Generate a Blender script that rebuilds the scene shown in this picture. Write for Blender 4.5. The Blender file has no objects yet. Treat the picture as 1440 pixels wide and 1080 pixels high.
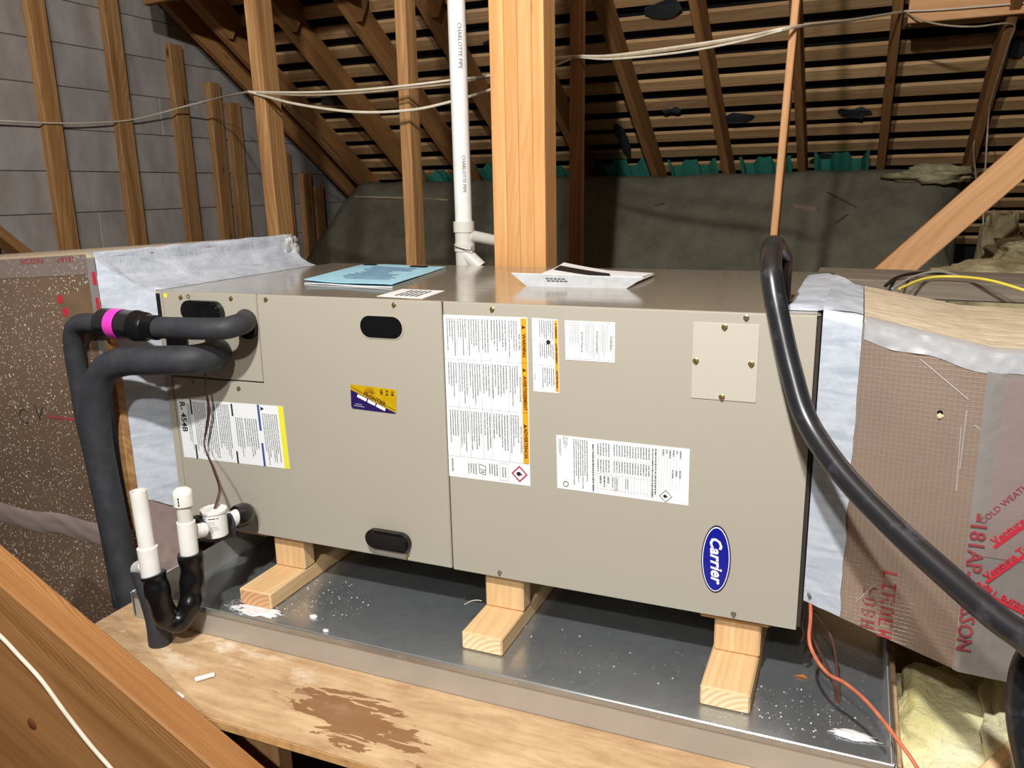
import bpy, bmesh, math, random
from mathutils import Vector, Matrix, noise
random.seed(7)
sc = bpy.context.scene
COL = sc.collection
V = Vector

# ------------------------------------------------------------------ camera
FPX = 1141.9524
YAW, PITCH, ROLL = 0.4029, 0.2360, -0.0209
CAM = V((1.3839, -1.3223, 0.7359))
fw = V((-math.sin(YAW)*math.cos(PITCH), math.cos(YAW)*math.cos(PITCH), -math.sin(PITCH)))
r0 = V((math.cos(YAW), math.sin(YAW), 0)); u0 = r0.cross(fw)
rt = r0*math.cos(ROLL) + u0*math.sin(ROLL)
up = u0*math.cos(ROLL) - r0*math.sin(ROLL)
cd = bpy.data.cameras.new('camera'); cam = bpy.data.objects.new('camera', cd); COL.objects.link(cam)
cd.sensor_width = 36.0; cd.lens = FPX/1440*36.0; cd.clip_start = 0.02; cd.clip_end = 60
cam.matrix_world = Matrix(((rt.x, up.x, -fw.x, CAM.x), (rt.y, up.y, -fw.y, CAM.y), (rt.z, up.z, -fw.z, CAM.z), (0, 0, 0, 1)))
sc.camera = cam

# ------------------------------------------------------------------ world, lights, exposure
w = bpy.data.worlds.new('attic_ambience'); sc.world = w; w.use_nodes = True
w.node_tree.nodes['Background'].inputs['Color'].default_value = (0.9, 0.92, 1.0, 1)
w.node_tree.nodes['Background'].inputs['Strength'].default_value = 0.05
def lamp(name, loc, power, radius, col):
    l = bpy.data.lights.new(name, 'POINT'); l.energy = power; l.shadow_soft_size = radius; l.color = col
    o = bpy.data.objects.new(name, l); COL.objects.link(o); o.location = loc
    return o
lamp('work_light', (1.10, -1.50, 2.00), 255, 0.04, (1.0, 0.985, 0.955))
lamp('fill_lamp', (1.30, -2.70, 2.10), 185, 0.06, (1.0, 0.98, 0.945))  # added fill lamp that lifts the gable and roof; no real bulb here
sc.view_settings.view_transform = 'Standard'; sc.view_settings.look = 'None'
sc.view_settings.exposure = 0.02; sc.view_settings.gamma = 1.0
sc.view_settings.use_curve_mapping = False

# ------------------------------------------------------------------ pixel -> point on a real plane
def ray(x, y): return rt*((x-720)/FPX) - up*((y-540)/FPX) + fw
def at(x, y, X=None, Y=None, Z=None):
    d = ray(x, y)
    if X is not None: t = (X-CAM.x)/d.x
    elif Y is not None: t = (Y-CAM.y)/d.y
    else: t = (Z-CAM.z)/d.z
    return CAM + d*t
RA = math.radians(32.0); EY, EZ = 3.4, 0.78            # roof: underside of the rafters through (Y=EY, Z=EZ)
def roofz(y, off=0.0): return EZ + (EY-y)*math.tan(RA) + off/math.cos(RA)
def roofhit(x, y, off=0.0):
    n = V((0, math.sin(RA), math.cos(RA))); p0 = V((0, EY, EZ)) + n*off
    d = ray(x, y); return CAM + d*(((p0-CAM).dot(n))/d.dot(n))

# ------------------------------------------------------------------ materials
def lin(r, g, b):
    f = lambda c: (c/255/12.92) if c/255 <= 0.04045 else ((c/255+0.055)/1.055)**2.4
    return (f(r), f(g), f(b), 1)
class NT:
    def __init__(s, name):
        s.m = bpy.data.materials.new(name); s.m.use_nodes = True; s.t = s.m.node_tree
        s.b = s.t.nodes['Principled BSDF']
    def n(s, kind, **kw):
        nd = s.t.nodes.new(kind)
        for k, v in kw.items():
            if k in nd.inputs.keys(): nd.inputs[k].default_value = v
            else: setattr(nd, k, v)
        return nd
    def l(s, a, b): s.t.links.new(a, b)
    def coords(s, scale=(1, 1, 1), rot=(0, 0, 0), loc=(0, 0, 0), rnd=False):
        tc = s.n('ShaderNodeTexCoord'); mp = s.n('ShaderNodeMapping')
        mp.inputs['Scale'].default_value = scale; mp.inputs['Rotation'].default_value = rot; mp.inputs['Location'].default_value = loc
        src = tc.outputs['Object']
        if rnd:
            oi = s.n('ShaderNodeObjectInfo'); mu = s.n('ShaderNodeMath', operation='MULTIPLY'); mu.inputs[1].default_value = 37.0
            s.l(oi.outputs['Random'], mu.inputs[0])
            va = s.n('ShaderNodeVectorMath', operation='ADD'); s.l(src, va.inputs[0]); s.l(mu.outputs[0], va.inputs[1]); src = va.outputs[0]
        s.l(src, mp.inputs['Vector']); return mp.outputs[0]
    def noise(s, vec, scale, detail=4, rough=0.55, dist=0.0):
        nd = s.n('ShaderNodeTexNoise'); nd.inputs['Scale'].default_value = scale; nd.inputs['Detail'].default_value = detail
        nd.inputs['Roughness'].default_value = rough; nd.inputs['Distortion'].default_value = dist
        if vec: s.l(vec, nd.inputs['Vector'])
        return nd.outputs['Fac']
    def ramp(s, fac, stops, interp='LINEAR'):
        r = s.n('ShaderNodeValToRGB'); cr = r.color_ramp; cr.interpolation = interp
        while len(cr.elements) < len(stops): cr.elements.new(0.5)
        for e, (p, c) in zip(cr.elements, stops):
            e.position = p; e.color = c if len(c) == 4 else (*c, 1)
        s.l(fac, r.inputs[0]); return r.outputs['Color']
    def mix(s, fac, a, b, mode='MIX'):
        m = s.n('ShaderNodeMix', data_type='RGBA', blend_type=mode)
        for i, v in ((0, fac), (6, a), (7, b)):
            if hasattr(v, 'is_output') or hasattr(v, 'links'): s.l(v, m.inputs[i])
            else: m.inputs[i].default_value = v
        return m.outputs[2]
    def math(s, op, a, b=0.0):
        m = s.n('ShaderNodeMath', operation=op)
        for i, v in enumerate((a, b)):
            if hasattr(v, 'links'): s.l(v, m.inputs[i])
            else: m.inputs[i].default_value = v
        return m.outputs[0]
    def bump(s, h, strength=0.3, dist=0.002):
        b = s.n('ShaderNodeBump'); b.inputs['Strength'].default_value = strength; b.inputs['Distance'].default_value = dist
        s.l(h, b.inputs['Height']); s.l(b.outputs[0], s.b.inputs['Normal'])
    def color(s, c):
        if hasattr(c, 'links'): s.l(c, s.b.inputs['Base Color'])
        else: s.b.inputs['Base Color'].default_value = c
    def set(s, rough=0.5, metal=0.0, spec=None, coat=None):
        s.b.inputs['Roughness'].default_value = rough; s.b.inputs['Metallic'].default_value = metal
        if spec is not None: s.b.inputs['Specular IOR Level'].default_value = spec
        if coat is not None: s.b.inputs['Coat Weight'].default_value = coat; s.b.inputs['Coat Roughness'].default_value = 0.15
        return s

def plain(name, c, rough=0.5, metal=0.0, spec=None, var=0.0, vs=8.0):
    t = NT(name).set(rough, metal, spec)
    if var:
        k = t.noise(t.coords(), vs, 5)
        t.color(t.mix(t.ramp(k, [(0.3, (0, 0, 0)), (0.7, (1, 1, 1))]), [x*(1-var) for x in c[:3]]+[1], [min(1, x*(1+var)) for x in c[:3]]+[1]))
    else: t.color(c)
    return t.m

def wood(name, light, dark, grain=1.0, knots=0.5, rough=0.65, vary=0.25, rings=0.3, ringscale=1.0):
    t = NT(name).set(rough, 0, 0.3)
    v = t.coords((0.5*grain, 13*grain, 13*grain), rnd=True)
    wp = t.noise(t.coords((1.2, 5, 5), rnd=True), 1.0, 2)
    va = t.n('ShaderNodeVectorMath', operation='ADD'); t.l(v, va.inputs[0])
    vm = t.n('ShaderNodeVectorMath', operation='SCALE'); t.l(wp, vm.inputs[0]); vm.inputs['Scale'].default_value = 0.9; t.l(vm.outputs[0], va.inputs[1]); v = va.outputs[0]
    big = t.noise(v, 1.6, 5, 0.6, 0.2)
    wv = t.n('ShaderNodeTexWave', wave_type='BANDS', bands_direction='DIAGONAL')
    wv.inputs['Scale'].default_value = 2.3*ringscale; wv.inputs['Distortion'].default_value = 3.5; wv.inputs['Detail'].default_value = 3; wv.inputs['Detail Scale'].default_value = 0.8
    t.l(v, wv.inputs['Vector'])
    fine = t.noise(t.coords((4, 220, 220), rnd=True), 1.0, 4, 0.6)
    base = t.mix(t.ramp(big, [(0.28, (0, 0, 0)), (0.74, (1, 1, 1))]), light, dark)
    base = t.mix(t.math('MULTIPLY', t.ramp(wv.outputs['Fac'], [(0.35, (0, 0, 0)), (0.95, (1, 1, 1))]), rings), base, [c*0.8 for c in dark[:3]]+[1])
    base = t.mix(t.math('MULTIPLY', t.ramp(fine, [(0.45, (0, 0, 0)), (0.75, (1, 1, 1))]), 0.3), base, dark)
    if knots:
        vo = t.n('ShaderNodeTexVoronoi', feature='F1'); vo.inputs['Scale'].default_value = 1.0
        t.l(t.coords((3.2, 10.0, 10.0), rnd=True), vo.inputs['Vector'])
        base = t.mix(t.ramp(vo.outputs['Distance'], [(0.045, (knots,)*3), (0.08, (knots*0.5,)*3), (0.13, (0, 0, 0))]), base, [c*0.3 for c in dark[:3]]+[1])
    oi = t.n('ShaderNodeObjectInfo')
    hsv = t.n('ShaderNodeHueSaturation'); t.l(base, hsv.inputs['Color'])
    mr = t.n('ShaderNodeMapRange'); mr.inputs['To Min'].default_value = 1-vary; mr.inputs['To Max'].default_value = 1+vary*0.6
    t.l(oi.outputs['Random'], mr.inputs['Value']); t.l(mr.outputs[0], hsv.inputs['Value'])
    t.color(hsv.outputs[0]); t.bump(fine, 0.25, 0.001)
    return t.m

M = {}
M['paint'] = None
def paint(name, c, rough, coat):
    t = NT(name).set(rough, 0.0, 0.5, coat)
    k = t.noise(t.coords((1, 1, 1)), 2.2, 3)
    t.color(t.mix(t.ramp(k, [(0.3, (0, 0, 0)), (0.75, (1, 1, 1))]), [x*0.97 for x in c[:3]]+[1], c))
    t.bump(t.noise(t.coords(), 900, 1), 0.02, 0.0003)
    return t.m
M['paint'] = paint('taupe_cabinet_paint', lin(178, 171, 156), 0.38, 0.25)
t = NT('cabinet_top_paint').set(0.13, 0.0, 0.6, 0.4)
vo = t.n('ShaderNodeTexVoronoi', feature='F1'); vo.inputs['Scale'].default_value = 26; t.l(t.coords(), vo.inputs['Vector'])
sp = t.ramp(vo.outputs['Distance'], [(0.035, (1, 1, 1)), (0.055, (0, 0, 0))])
t.color(t.mix(sp, lin(150, 141, 125), lin(225, 220, 210)))
t.l(t.ramp(t.noise(t.coords((2, 14, 1)), 6, 4), [(0.3, (0.09,)*3), (0.8, (0.22,)*3)]), t.b.inputs['Roughness'])
t.bump(t.noise(t.coords((1, 9, 1)), 5, 3), 0.03, 0.004); M['paint_top'] = t.m
M['plate'] = paint('access_plate_paint', lin(196, 190, 176), 0.35, 0.2)
M['gasket'] = plain('dark_gasket', lin(52, 46, 40), 0.7, var=0.3, vs=30)
M['black'] = plain('glossy_black_plastic', lin(20, 20, 22), 0.22, var=0.3, vs=60)
M['hole'] = plain('dark_recess', lin(8, 8, 9), 0.4)
M['screw'] = plain('zinc_yellow_screw', lin(190, 165, 105), 0.3, 0.9)
M['screw_steel'] = plain('steel_screw', lin(170, 165, 155), 0.32, 0.9)
M['white_print'] = plain('white_label_stock', lin(240, 242, 243), 0.45)
M['ink'] = plain('black_ink', lin(28, 28, 32), 0.6)
M['grey_ink'] = plain('fine_print_ink', lin(84, 86, 94), 0.6)
M['hair_ink'] = plain('rule_line_ink', lin(150, 152, 156), 0.6)
M['orange'] = plain('label_orange', lin(240, 165, 30), 0.45)
M['yellow'] = plain('label_yellow', lin(240, 232, 50), 0.45)
M['label_blue'] = plain('label_blue', lin(60, 85, 160), 0.45)
M['hazard_red'] = plain('hazard_red', lin(185, 60, 85), 0.45)
M['card_gold'] = plain('card_gold', lin(198, 160, 12), 0.35, var=0.2, vs=40)
M['card_purple'] = plain('card_purple', lin(40, 22, 92), 0.35)
M['card_brown'] = plain('card_brown', lin(88, 52, 20), 0.4)
M['badge_blue'] = plain('badge_blue', lin(18, 28, 150), 0.25)
M['badge_white'] = plain('badge_white', lin(245, 246, 250), 0.35)
M['badge_dark'] = plain('badge_dark_edge', lin(18, 18, 70), 0.3)
M['paper'] = plain('manual_paper', lin(240, 241, 243), 0.6)
M['pages'] = plain('page_edges', lin(215, 218, 222), 0.7, var=0.1, vs=60)
M['blue_cover'] = plain('blue_manual_cover', lin(172, 226, 247), 0.45, var=0.06, vs=30)

def pvc(name, c):
    t = NT(name).set(0.28, 0, 0.5); k = t.noise(t.coords(), 14, 4)
    t.color(t.mix(t.ramp(k, [(0.5, (0, 0, 0)), (0.75, (0.5, 0.5, 0.5))]), c, lin(214, 206, 188))); return t.m
M['pvc'] = pvc('white_pvc', lin(236, 236, 232)); M['pvc_grey'] = pvc('aged_pvc', lin(214, 212, 203))
def foam(name, c, rough):
    t = NT(name).set(rough, 0, 0.4); k = t.noise(t.coords(), 35, 4)
    t.color(t.mix(t.ramp(k, [(0.4, (0, 0, 0)), (0.75, (1, 1, 1))]), c, [x*1.5 for x in c[:3]]+[1])); t.bump(t.noise(t.coords(), 160, 2), 0.15, 0.001); return t.m
M['foam'] = foam('black_pipe_foam', lin(47, 48, 52), 0.62)
t = NT('black_vinyl_tape').set(0.26, 0, 0.5); t.color(lin(15, 15, 17)); t.bump(t.noise(t.coords((1, 1, 2.5)), 45, 3, 0.5, 0.6), 0.22, 0.003); M['tape_black'] = t.m
M['drier'] = plain('drier_enamel', lin(20, 20, 22), 0.25)
M['pink'] = plain('pink_label', lin(232, 60, 190), 0.45)
t = NT('black_conduit').set(0.3, 0, 0.5); k = t.noise(t.coords(), 28, 5)
t.color(t.mix(t.ramp(k, [(0.55, (0, 0, 0)), (0.72, (1, 1, 1))]), lin(34, 34, 37), lin(66, 66, 72))); M['conduit'] = t.m
M['orange_wire'] = plain('orange_wire', lin(196, 108, 76), 0.45, var=0.2, vs=60)
M['brown_wire'] = plain('brown_wire', lin(92, 58, 46), 0.5)
M['dark_wire'] = plain('dark_wire', lin(40, 30, 26), 0.5)
M['yellow_wire'] = plain('yellow_wire', lin(222, 200, 70), 0.5)
M['grey_wire'] = plain('grey_wire', lin(150, 148, 140), 0.5)
M['romex'] = plain('cable_sheath', lin(218, 208, 188), 0.5, var=0.12, vs=30)
M['romex_old'] = plain('cable_sheath_old', lin(168, 150, 122), 0.6, var=0.2, vs=30)

# galvanised steel
t = NT('galvanised_steel').set(0.28, 0.80, 0.5)
vo = t.n('ShaderNodeTexVoronoi', feature='F1'); vo.inputs['Scale'].default_value = 55; t.l(t.coords(), vo.inputs['Vector'])
vsp = t.n('ShaderNodeTexVoronoi', feature='F1'); vsp.inputs['Scale'].default_value = 60; t.l(t.coords((1, 1, 1), loc=(3, 1, 2)), vsp.inputs['Vector'])
spk = t.math('MULTIPLY', t.ramp(vsp.outputs['Distance'], [(0.10, (1, 1, 1)), (0.17, (0, 0, 0))]), t.ramp(t.noise(t.coords(), 3.5, 3), [(0.50, (0, 0, 0)), (0.62, (1, 1, 1))]))
base = t.mix(t.ramp(vo.outputs['Color'], [(0.2, (0, 0, 0)), (0.8, (1, 1, 1))]), lin(168, 175, 181), lin(176, 182, 187))
sm = t.ramp(t.noise(t.coords((1, 1.5, 1)), 6, 5), [(0.45, (0, 0, 0)), (0.75, (1, 1, 1))])
base = t.mix(t.math('MULTIPLY', sm, 0.25), base, lin(215, 214, 208))
t.color(t.mix(spk, base, lin(238, 236, 230)))
t.l(t.ramp(t.noise(t.coords(), 5, 4), [(0.3, (0.20,)*3), (0.8, (0.30,)*3)]), t.b.inputs['Roughness'])
M['galv'] = t.m
M['galv_wall'] = plain('galvanised_wall', lin(186, 182, 176), 0.38, 0.45, var=0.05, vs=12)  # lighter, warmer copy of the pan steel, reflected light put into its colour
M['dust'] = plain('white_dust', lin(225, 226, 226), 0.9, var=0.15, vs=60)

# mastic, foil, duct board
t = NT('grey_mastic').set(0.45, 0, 0.5)
k = t.noise(t.coords((1.2, 1.2, 5)), 9, 5, 0.6, 0.8)
t.color(t.mix(t.ramp(k, [(0.3, (0, 0, 0)), (0.75, (1, 1, 1))]), lin(164, 172, 184), lin(208, 214, 222)))
t.bump(t.noise(t.coords((9, 9, 3)), 7, 5, 0.65, 0.8), 0.4, 0.005); M['mastic'] = t.m
def foil(name, c, metal, rough, speck, scrim):
    t = NT(name).set(rough, metal, 0.5)
    k = t.noise(t.coords(), 3.0, 5)
    base = t.mix(t.ramp(k, [(0.3, (0, 0, 0)), (0.75, (1, 1, 1))]), [x*0.8 for x in c[:3]]+[1], [min(1, x*1.15) for x in c[:3]]+[1])
    h = t.math('ADD', t.noise(t.coords(), 22, 4), t.math('MULTIPLY', t.noise(t.coords(), 90, 3), 0.35))
    if speck:
        dens = t.ramp(t.noise(t.coords(loc=(1, 4, 2)), 2.4, 2), [(0.35, (0.6,)*3), (0.65, (1, 1, 1))])
        for sca, thr in ((90, 0.40), (180, 0.56), (45, 0.22)):
            v = t.n('ShaderNodeTexVoronoi', feature='F1'); v.inputs['Scale'].default_value = sca; t.l(t.coords(loc=(sca, 0, 0)), v.inputs['Vector'])
            sp_ = t.n('ShaderNodeSeparateColor'); t.l(v.outputs['Color'], sp_.inputs[0]); thr_n = t.math('MULTIPLY', t.math('MULTIPLY', dens, thr), t.math('POWER', sp_.outputs[0], 1.3))
            m = t.math('LESS_THAN', v.outputs['Distance'], thr_n)
            base = t.mix(t.math('MULTIPLY', m, speck), base, lin(246, 236, 214))
    if scrim:
        for ax in ('X', 'Z'):
            wv = t.n('ShaderNodeTexWave', wave_type='BANDS', bands_direction=ax); wv.inputs['Scale'].default_value = 44; wv.inputs['Distortion'].default_value = 0.5
            wv.inputs['Detail'].default_value = 1; t.l(t.coords(), wv.inputs['Vector'])
            g = t.ramp(wv.outputs['Fac'], [(0.0, (1, 1, 1)), (0.12, (0, 0, 0))])
            base = t.mix(t.math('MULTIPLY', g, 0.20), base, lin(225, 218, 210) if ax == 'X' else lin(120, 110, 102))
            h = t.math('ADD', h, t.math('MULTIPLY', g, scrim))
    t.color(base); t.bump(h, 0.35, 0.003); return t.m
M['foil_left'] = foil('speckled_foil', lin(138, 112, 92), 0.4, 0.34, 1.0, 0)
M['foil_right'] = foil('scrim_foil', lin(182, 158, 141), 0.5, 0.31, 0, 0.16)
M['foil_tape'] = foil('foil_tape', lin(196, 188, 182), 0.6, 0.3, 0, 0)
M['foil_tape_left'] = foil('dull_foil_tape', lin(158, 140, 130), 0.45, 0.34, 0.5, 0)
M['foil_bright'] = foil('bright_foil_tape', lin(226, 226, 228), 0.5, 0.35, 0, 0)
M['foil_pink'] = foil('printed_foil_tape', lin(176, 156, 150), 0.4, 0.33, 0, 0)
M['kraft'] = plain('brown_kraft', lin(122, 96, 72), 0.6, var=0.2, vs=20)
M['red_ink'] = plain('red_print', lin(190, 42, 58), 0.5)
M['red_dull'] = plain('red_print_dull', lin(150, 62, 66), 0.5)
M['dusty'] = plain('dusty_duct_top', lin(214, 198, 172), 0.9, var=0.12, vs=14)
M['dusty'] = (lambda t: (t.color(t.mix(t.ramp(t.noise(t.coords((2, 10, 10)), 8, 6, 0.7), [(0.35, (0, 0, 0)), (0.7, (1, 1, 1))]), lin(176, 156, 126), lin(226, 212, 188))), t.bump(t.noise(t.coords(), 70, 4), 0.6, 0.003), t.m)[-1])(NT('dusty_fibreboard').set(0.9))

# lumber
M['post'] = wood('fresh_fir', lin(244, 198, 136), lin(212, 146, 82), 1.0, 0.85, 0.6, 0.08, 0.2)
M['stud'] = wood('stud_fir', lin(212, 166, 110), lin(140, 94, 52), 1.0, 0.9, 0.7, 0.18, 0.3)
M['stud_bright'] = wood('new_stud_fir', lin(226, 176, 126), lin(196, 140, 90), 1.0, 0.7, 0.65, 0.1, 0.2)
M['rafter'] = wood('rafter_fir', lin(186, 136, 82), lin(134, 90, 52), 1.0, 0.5, 0.75, 0.2, 0.3)
M['lath'] = wood('roof_board_pine', lin(226, 188, 138), lin(176, 132, 88), 0.8, 0.5, 0.75, 0.25, 0.3)
M['block'] = wood('pale_pine', lin(240, 208, 162), lin(218, 174, 120), 1.2, 0.3, 0.6, 0.05, 0.3)
M['fir_near'] = wood('weathered_fir', lin(182, 132, 80), lin(138, 90, 48), 1.5, 0.9, 0.6, 0.0, 0.55, 3.2)
# end grain
t = NT('pine_end_grain').set(0.7); wv = t.n('ShaderNodeTexWave', wave_type='RINGS', rings_direction='X'); wv.inputs['Scale'].default_value = 32; wv.inputs['Distortion'].default_value = 1.2
t.l(t.coords(loc=(0, 0.05, 0.05)), wv.inputs['Vector']); t.color(t.mix(wv.outputs['Fac'], lin(246, 226, 184), lin(228, 196, 146))); M['endgrain'] = t.m
t = NT('pine_end_grain_brown').set(0.7); wv = t.n('ShaderNodeTexWave', wave_type='RINGS', rings_direction='X'); wv.inputs['Scale'].default_value = 32; wv.inputs['Distortion'].default_value = 1.2
t.l(t.coords(loc=(0, 0.05, 0.05)), wv.inputs['Vector']); t.color(t.mix(wv.outputs['Fac'], lin(226, 178, 130), lin(200, 146, 100))); M['endgrain_brown'] = t.m
# plywood platform with stain and dust
t = NT('stained_plywood').set(0.7)
g = t.math('ADD', t.math('MULTIPLY', t.noise(t.coords((2.2, 14, 14)), 3, 6, 0.65, 0.6), 0.6), t.math('MULTIPLY', t.noise(t.coords((1, 1.6, 1)), 11, 6, 0.7), 0.4))
base = t.mix(t.ramp(g, [(0.3, (0, 0, 0)), (0.72, (1, 1, 1))]), lin(158, 120, 82), lin(222, 192, 150))
sc0 = at(492, 1008, Z=-0.118)
mp = t.coords((1, 1, 1), loc=(-sc0.x, -sc0.y, 0.118))
sep = t.n('ShaderNodeSeparateXYZ'); t.l(mp, sep.inputs[0])
sx = t.math('DIVIDE', sep.outputs[0], 0.165); sy = t.math('DIVIDE', t.math('ADD', sep.outputs[1], t.math('MULTIPLY', sep.outputs[0], 0.18)), 0.062)
rr = t.math('SQRT', t.math('ADD', t.math('MULTIPLY', sx, sx), t.math('MULTIPLY', sy, sy)))
nz = t.noise(t.coords((5, 22, 1)), 2.2, 5, 0.6, 0.6)
stain = t.ramp(t.math('ADD', rr, t.math('MULTIPLY', nz, 2.4)), [(0.0, (0, 0, 0)), (1.0, (0, 0, 0))])
f = t.math('ADD', rr, t.math('MULTIPLY', t.math('SUBTRACT', nz, 0.5), 3.2))
stm = t.math('MULTIPLY', t.math('LESS_THAN', f, 0.72), 0.85)
base = t.mix(stm, base, lin(126, 82, 44))
dn = t.ramp(t.math('MULTIPLY', t.noise(t.coords((1, 2, 1)), 9, 6, 0.7), 1.0), [(0.52, (0, 0, 0)), (0.64, (1, 1, 1))])
lx = t.n('ShaderNodeSeparateXYZ'); t.l(t.coords(), lx.inputs[0])
near = t.n('ShaderNodeMapRange'); t.l(lx.outputs[0], near.inputs['Value']); near.inputs['From Min'].default_value = 0.75; near.inputs['From Max'].default_value = 0.15
near2 = t.n('ShaderNodeMapRange'); t.l(lx.outputs[1], near2.inputs['Value']); near2.inputs['From Min'].default_value = -0.36; near2.inputs['From Max'].default_value = -0.27
base = t.mix(t.math('MULTIPLY', t.math('MULTIPLY', dn, near.outputs[0]), near2.outputs[0]), base, lin(240, 226, 204))
dk = t.ramp(t.noise(t.coords(), 30, 5, 0.75), [(0.66, (0, 0, 0)), (0.75, (1, 1, 1))])
base = t.mix(t.math('MULTIPLY', dk, 0.6), base, lin(96, 64, 38))
t.color(base); t.bump(g, 0.3, 0.002); M['plywood'] = t.m
M['ply_edge'] = plain('plywood_edge', lin(196, 152, 96), 0.8, var=0.3, vs=50)
# gable sheathing
t = NT('grey_sheathing').set(0.8, 0, 0.3)
g = t.noise(t.coords((3, 1.2, 8), rnd=True), 3, 5, 0.6)
base = t.mix(t.ramp(g, [(0.3, (0, 0, 0)), (0.75, (1, 1, 1))]), lin(148, 140, 134), lin(182, 176, 172))
dk = t.ramp(t.noise(t.coords(rnd=True), 40, 5, 0.75), [(0.66, (0, 0, 0)), (0.74, (1, 1, 1))])
t.color(t.mix(t.math('MULTIPLY', dk, 0.5), base, lin(96, 86, 78))); M['sheath'] = t.m
M['underlay'] = plain('black_felt', lin(12, 12, 14), 0.9)
M['felt'] = plain('torn_felt', lin(46, 50, 54), 0.8)
# blown insulation
t = NT('blown_insulation').set(0.95, 0, 0.1)
k = t.noise(t.coords(), 7, 6, 0.7)
base = t.mix(t.ramp(k, [(0.3, (0, 0, 0)), (0.7, (1, 1, 1))]), lin(100, 96, 82), lin(126, 122, 106))
lt = t.ramp(t.noise(t.coords(loc=(5, 5, 5)), 45, 4, 0.7), [(0.68, (0, 0, 0)), (0.78, (1, 1, 1))])
base = t.mix(t.math('MULTIPLY', lt, 0.35), base, lin(160, 150, 128))
t.color(base); t.bump(t.noise(t.coords(), 60, 6, 0.75), 0.7, 0.012); M['cellulose'] = t.m
t = NT('yellow_fibreglass').set(0.95, 0, 0.1)
k = t.noise(t.coords(), 6, 6, 0.65, 0.6)
base = t.mix(t.ramp(k, [(0.3, (0, 0, 0)), (0.7, (1, 1, 1))]), lin(206, 194, 126), lin(242, 238, 204))
lt = t.ramp(t.noise(t.coords(loc=(2, 7, 1)), 11, 5, 0.7), [(0.54, (0, 0, 0)), (0.72, (1, 1, 1))])
t.color(t.mix(t.math('MULTIPLY', lt, 0.6), base, lin(128, 102, 62))); t.bump(t.noise(t.coords(), 28, 6, 0.7), 0.8, 0.012); M['fibreglass'] = t.m
t = NT('dusty_fibreglass').set(0.95, 0, 0.1)
k = t.noise(t.coords(), 8, 6, 0.65, 0.6); t.color(t.mix(t.ramp(k, [(0.3, (0, 0, 0)), (0.7, (1, 1, 1))]), lin(120, 108, 76), lin(186, 176, 140))); t.bump(t.noise(t.coords(), 40, 6, 0.7), 0.8, 0.012); M['fibre_old'] = t.m
M['teal'] = plain('teal_baffle', lin(108, 212, 192), 0.3, spec=0.6)
M['dark_floor'] = plain('attic_floor_dust', lin(60, 52, 42), 0.95, var=0.3, vs=6)
M['plank_old'] = wood('dusty_plank', lin(136, 124, 108), lin(100, 90, 78), 1.0, 0.2, 0.9, 0.1)
M['knot'] = plain('dark_knot', lin(112, 66, 34), 0.6, var=0.35, vs=90)
M['leaf'] = plain('orange_scrap', lin(216, 140, 70), 0.7)

# ------------------------------------------------------------------ mesh helpers
ORGANIC = ('fibreglass_batt', 'fibreglass_tuft', 'blown_insulation', 'plaster_crumb', 'dust_smear', 'caulk_smear', 'mastic_coat', 'mastic_collar')
PRINT = ('fine_print', 'rule_lines', 'stamp_dots', 'cover_print')
def mesh_of(bm, name):
    bmesh.ops.recalc_face_normals(bm, faces=bm.faces[:])
    for e in (() if name in ORGANIC else bm.edges):
        if len(e.link_faces) == 2 and e.calc_face_angle(0) > 0.75: e.smooth = False
    me = bpy.data.meshes.new(name); bm.to_mesh(me); bm.free(); return me
def obj(name, data, mat, parent=None, mtx=None, smooth=False):
    me = mesh_of(data, name) if isinstance(data, bmesh.types.BMesh) else data
    if mat is not None and len(me.materials) == 0:
        for m in (mat if isinstance(mat, (list, tuple)) else [mat]): me.materials.append(m)
    if smooth:
        for p in me.polygons: p.use_smooth = True
    o = bpy.data.objects.new(name, me); COL.objects.link(o)
    if mtx is not None: o.matrix_basis = mtx
    if name in PRINT: o['kind'] = 'stuff'
    if parent is not None:
        o.parent = parent
        o.matrix_parent_inverse = Matrix.Translation(-parent.location) if parent.type == 'EMPTY' else parent.matrix_basis.inverted()
    return o
def tag(o, label, cat, group=None, kind=None):
    if label: o['label'] = label
    if cat: o['category'] = cat
    if group: o['group'] = group
    if kind: o['kind'] = kind
    return o
def thing(name, label, cat, loc=(0, 0, 0), group=None):
    o = bpy.data.objects.new(name, None); COL.objects.link(o); o.location = loc; o.empty_display_size = 0.05
    return tag(o, label, cat, group)
def struct(name, data, mat, **k):
    o = obj(name, data, mat, **k); o['kind'] = 'structure'; return o
def B(x0, x1, y0, y1, z0, z1, bev=0.0, seg=1, bm=None):
    nb = bmesh.new()
    vs = [nb.verts.new(p) for p in ((x0, y0, z0), (x1, y0, z0), (x1, y1, z0), (x0, y1, z0), (x0, y0, z1), (x1, y0, z1), (x1, y1, z1), (x0, y1, z1))]
    for f in ((0, 3, 2, 1), (4, 5, 6, 7), (0, 1, 5, 4), (1, 2, 6, 5), (2, 3, 7, 6), (3, 0, 4, 7)): nb.faces.new([vs[i] for i in f])
    if bev: bmesh.ops.bevel(nb, geom=nb.edges[:], offset=bev, segments=seg, affect='EDGES', profile=0.7)
    if bm is None: return nb
    me = bpy.data.meshes.new('tmp'); nb.to_mesh(me); nb.free(); bm.from_mesh(me); bpy.data.meshes.remove(me); return bm
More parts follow.
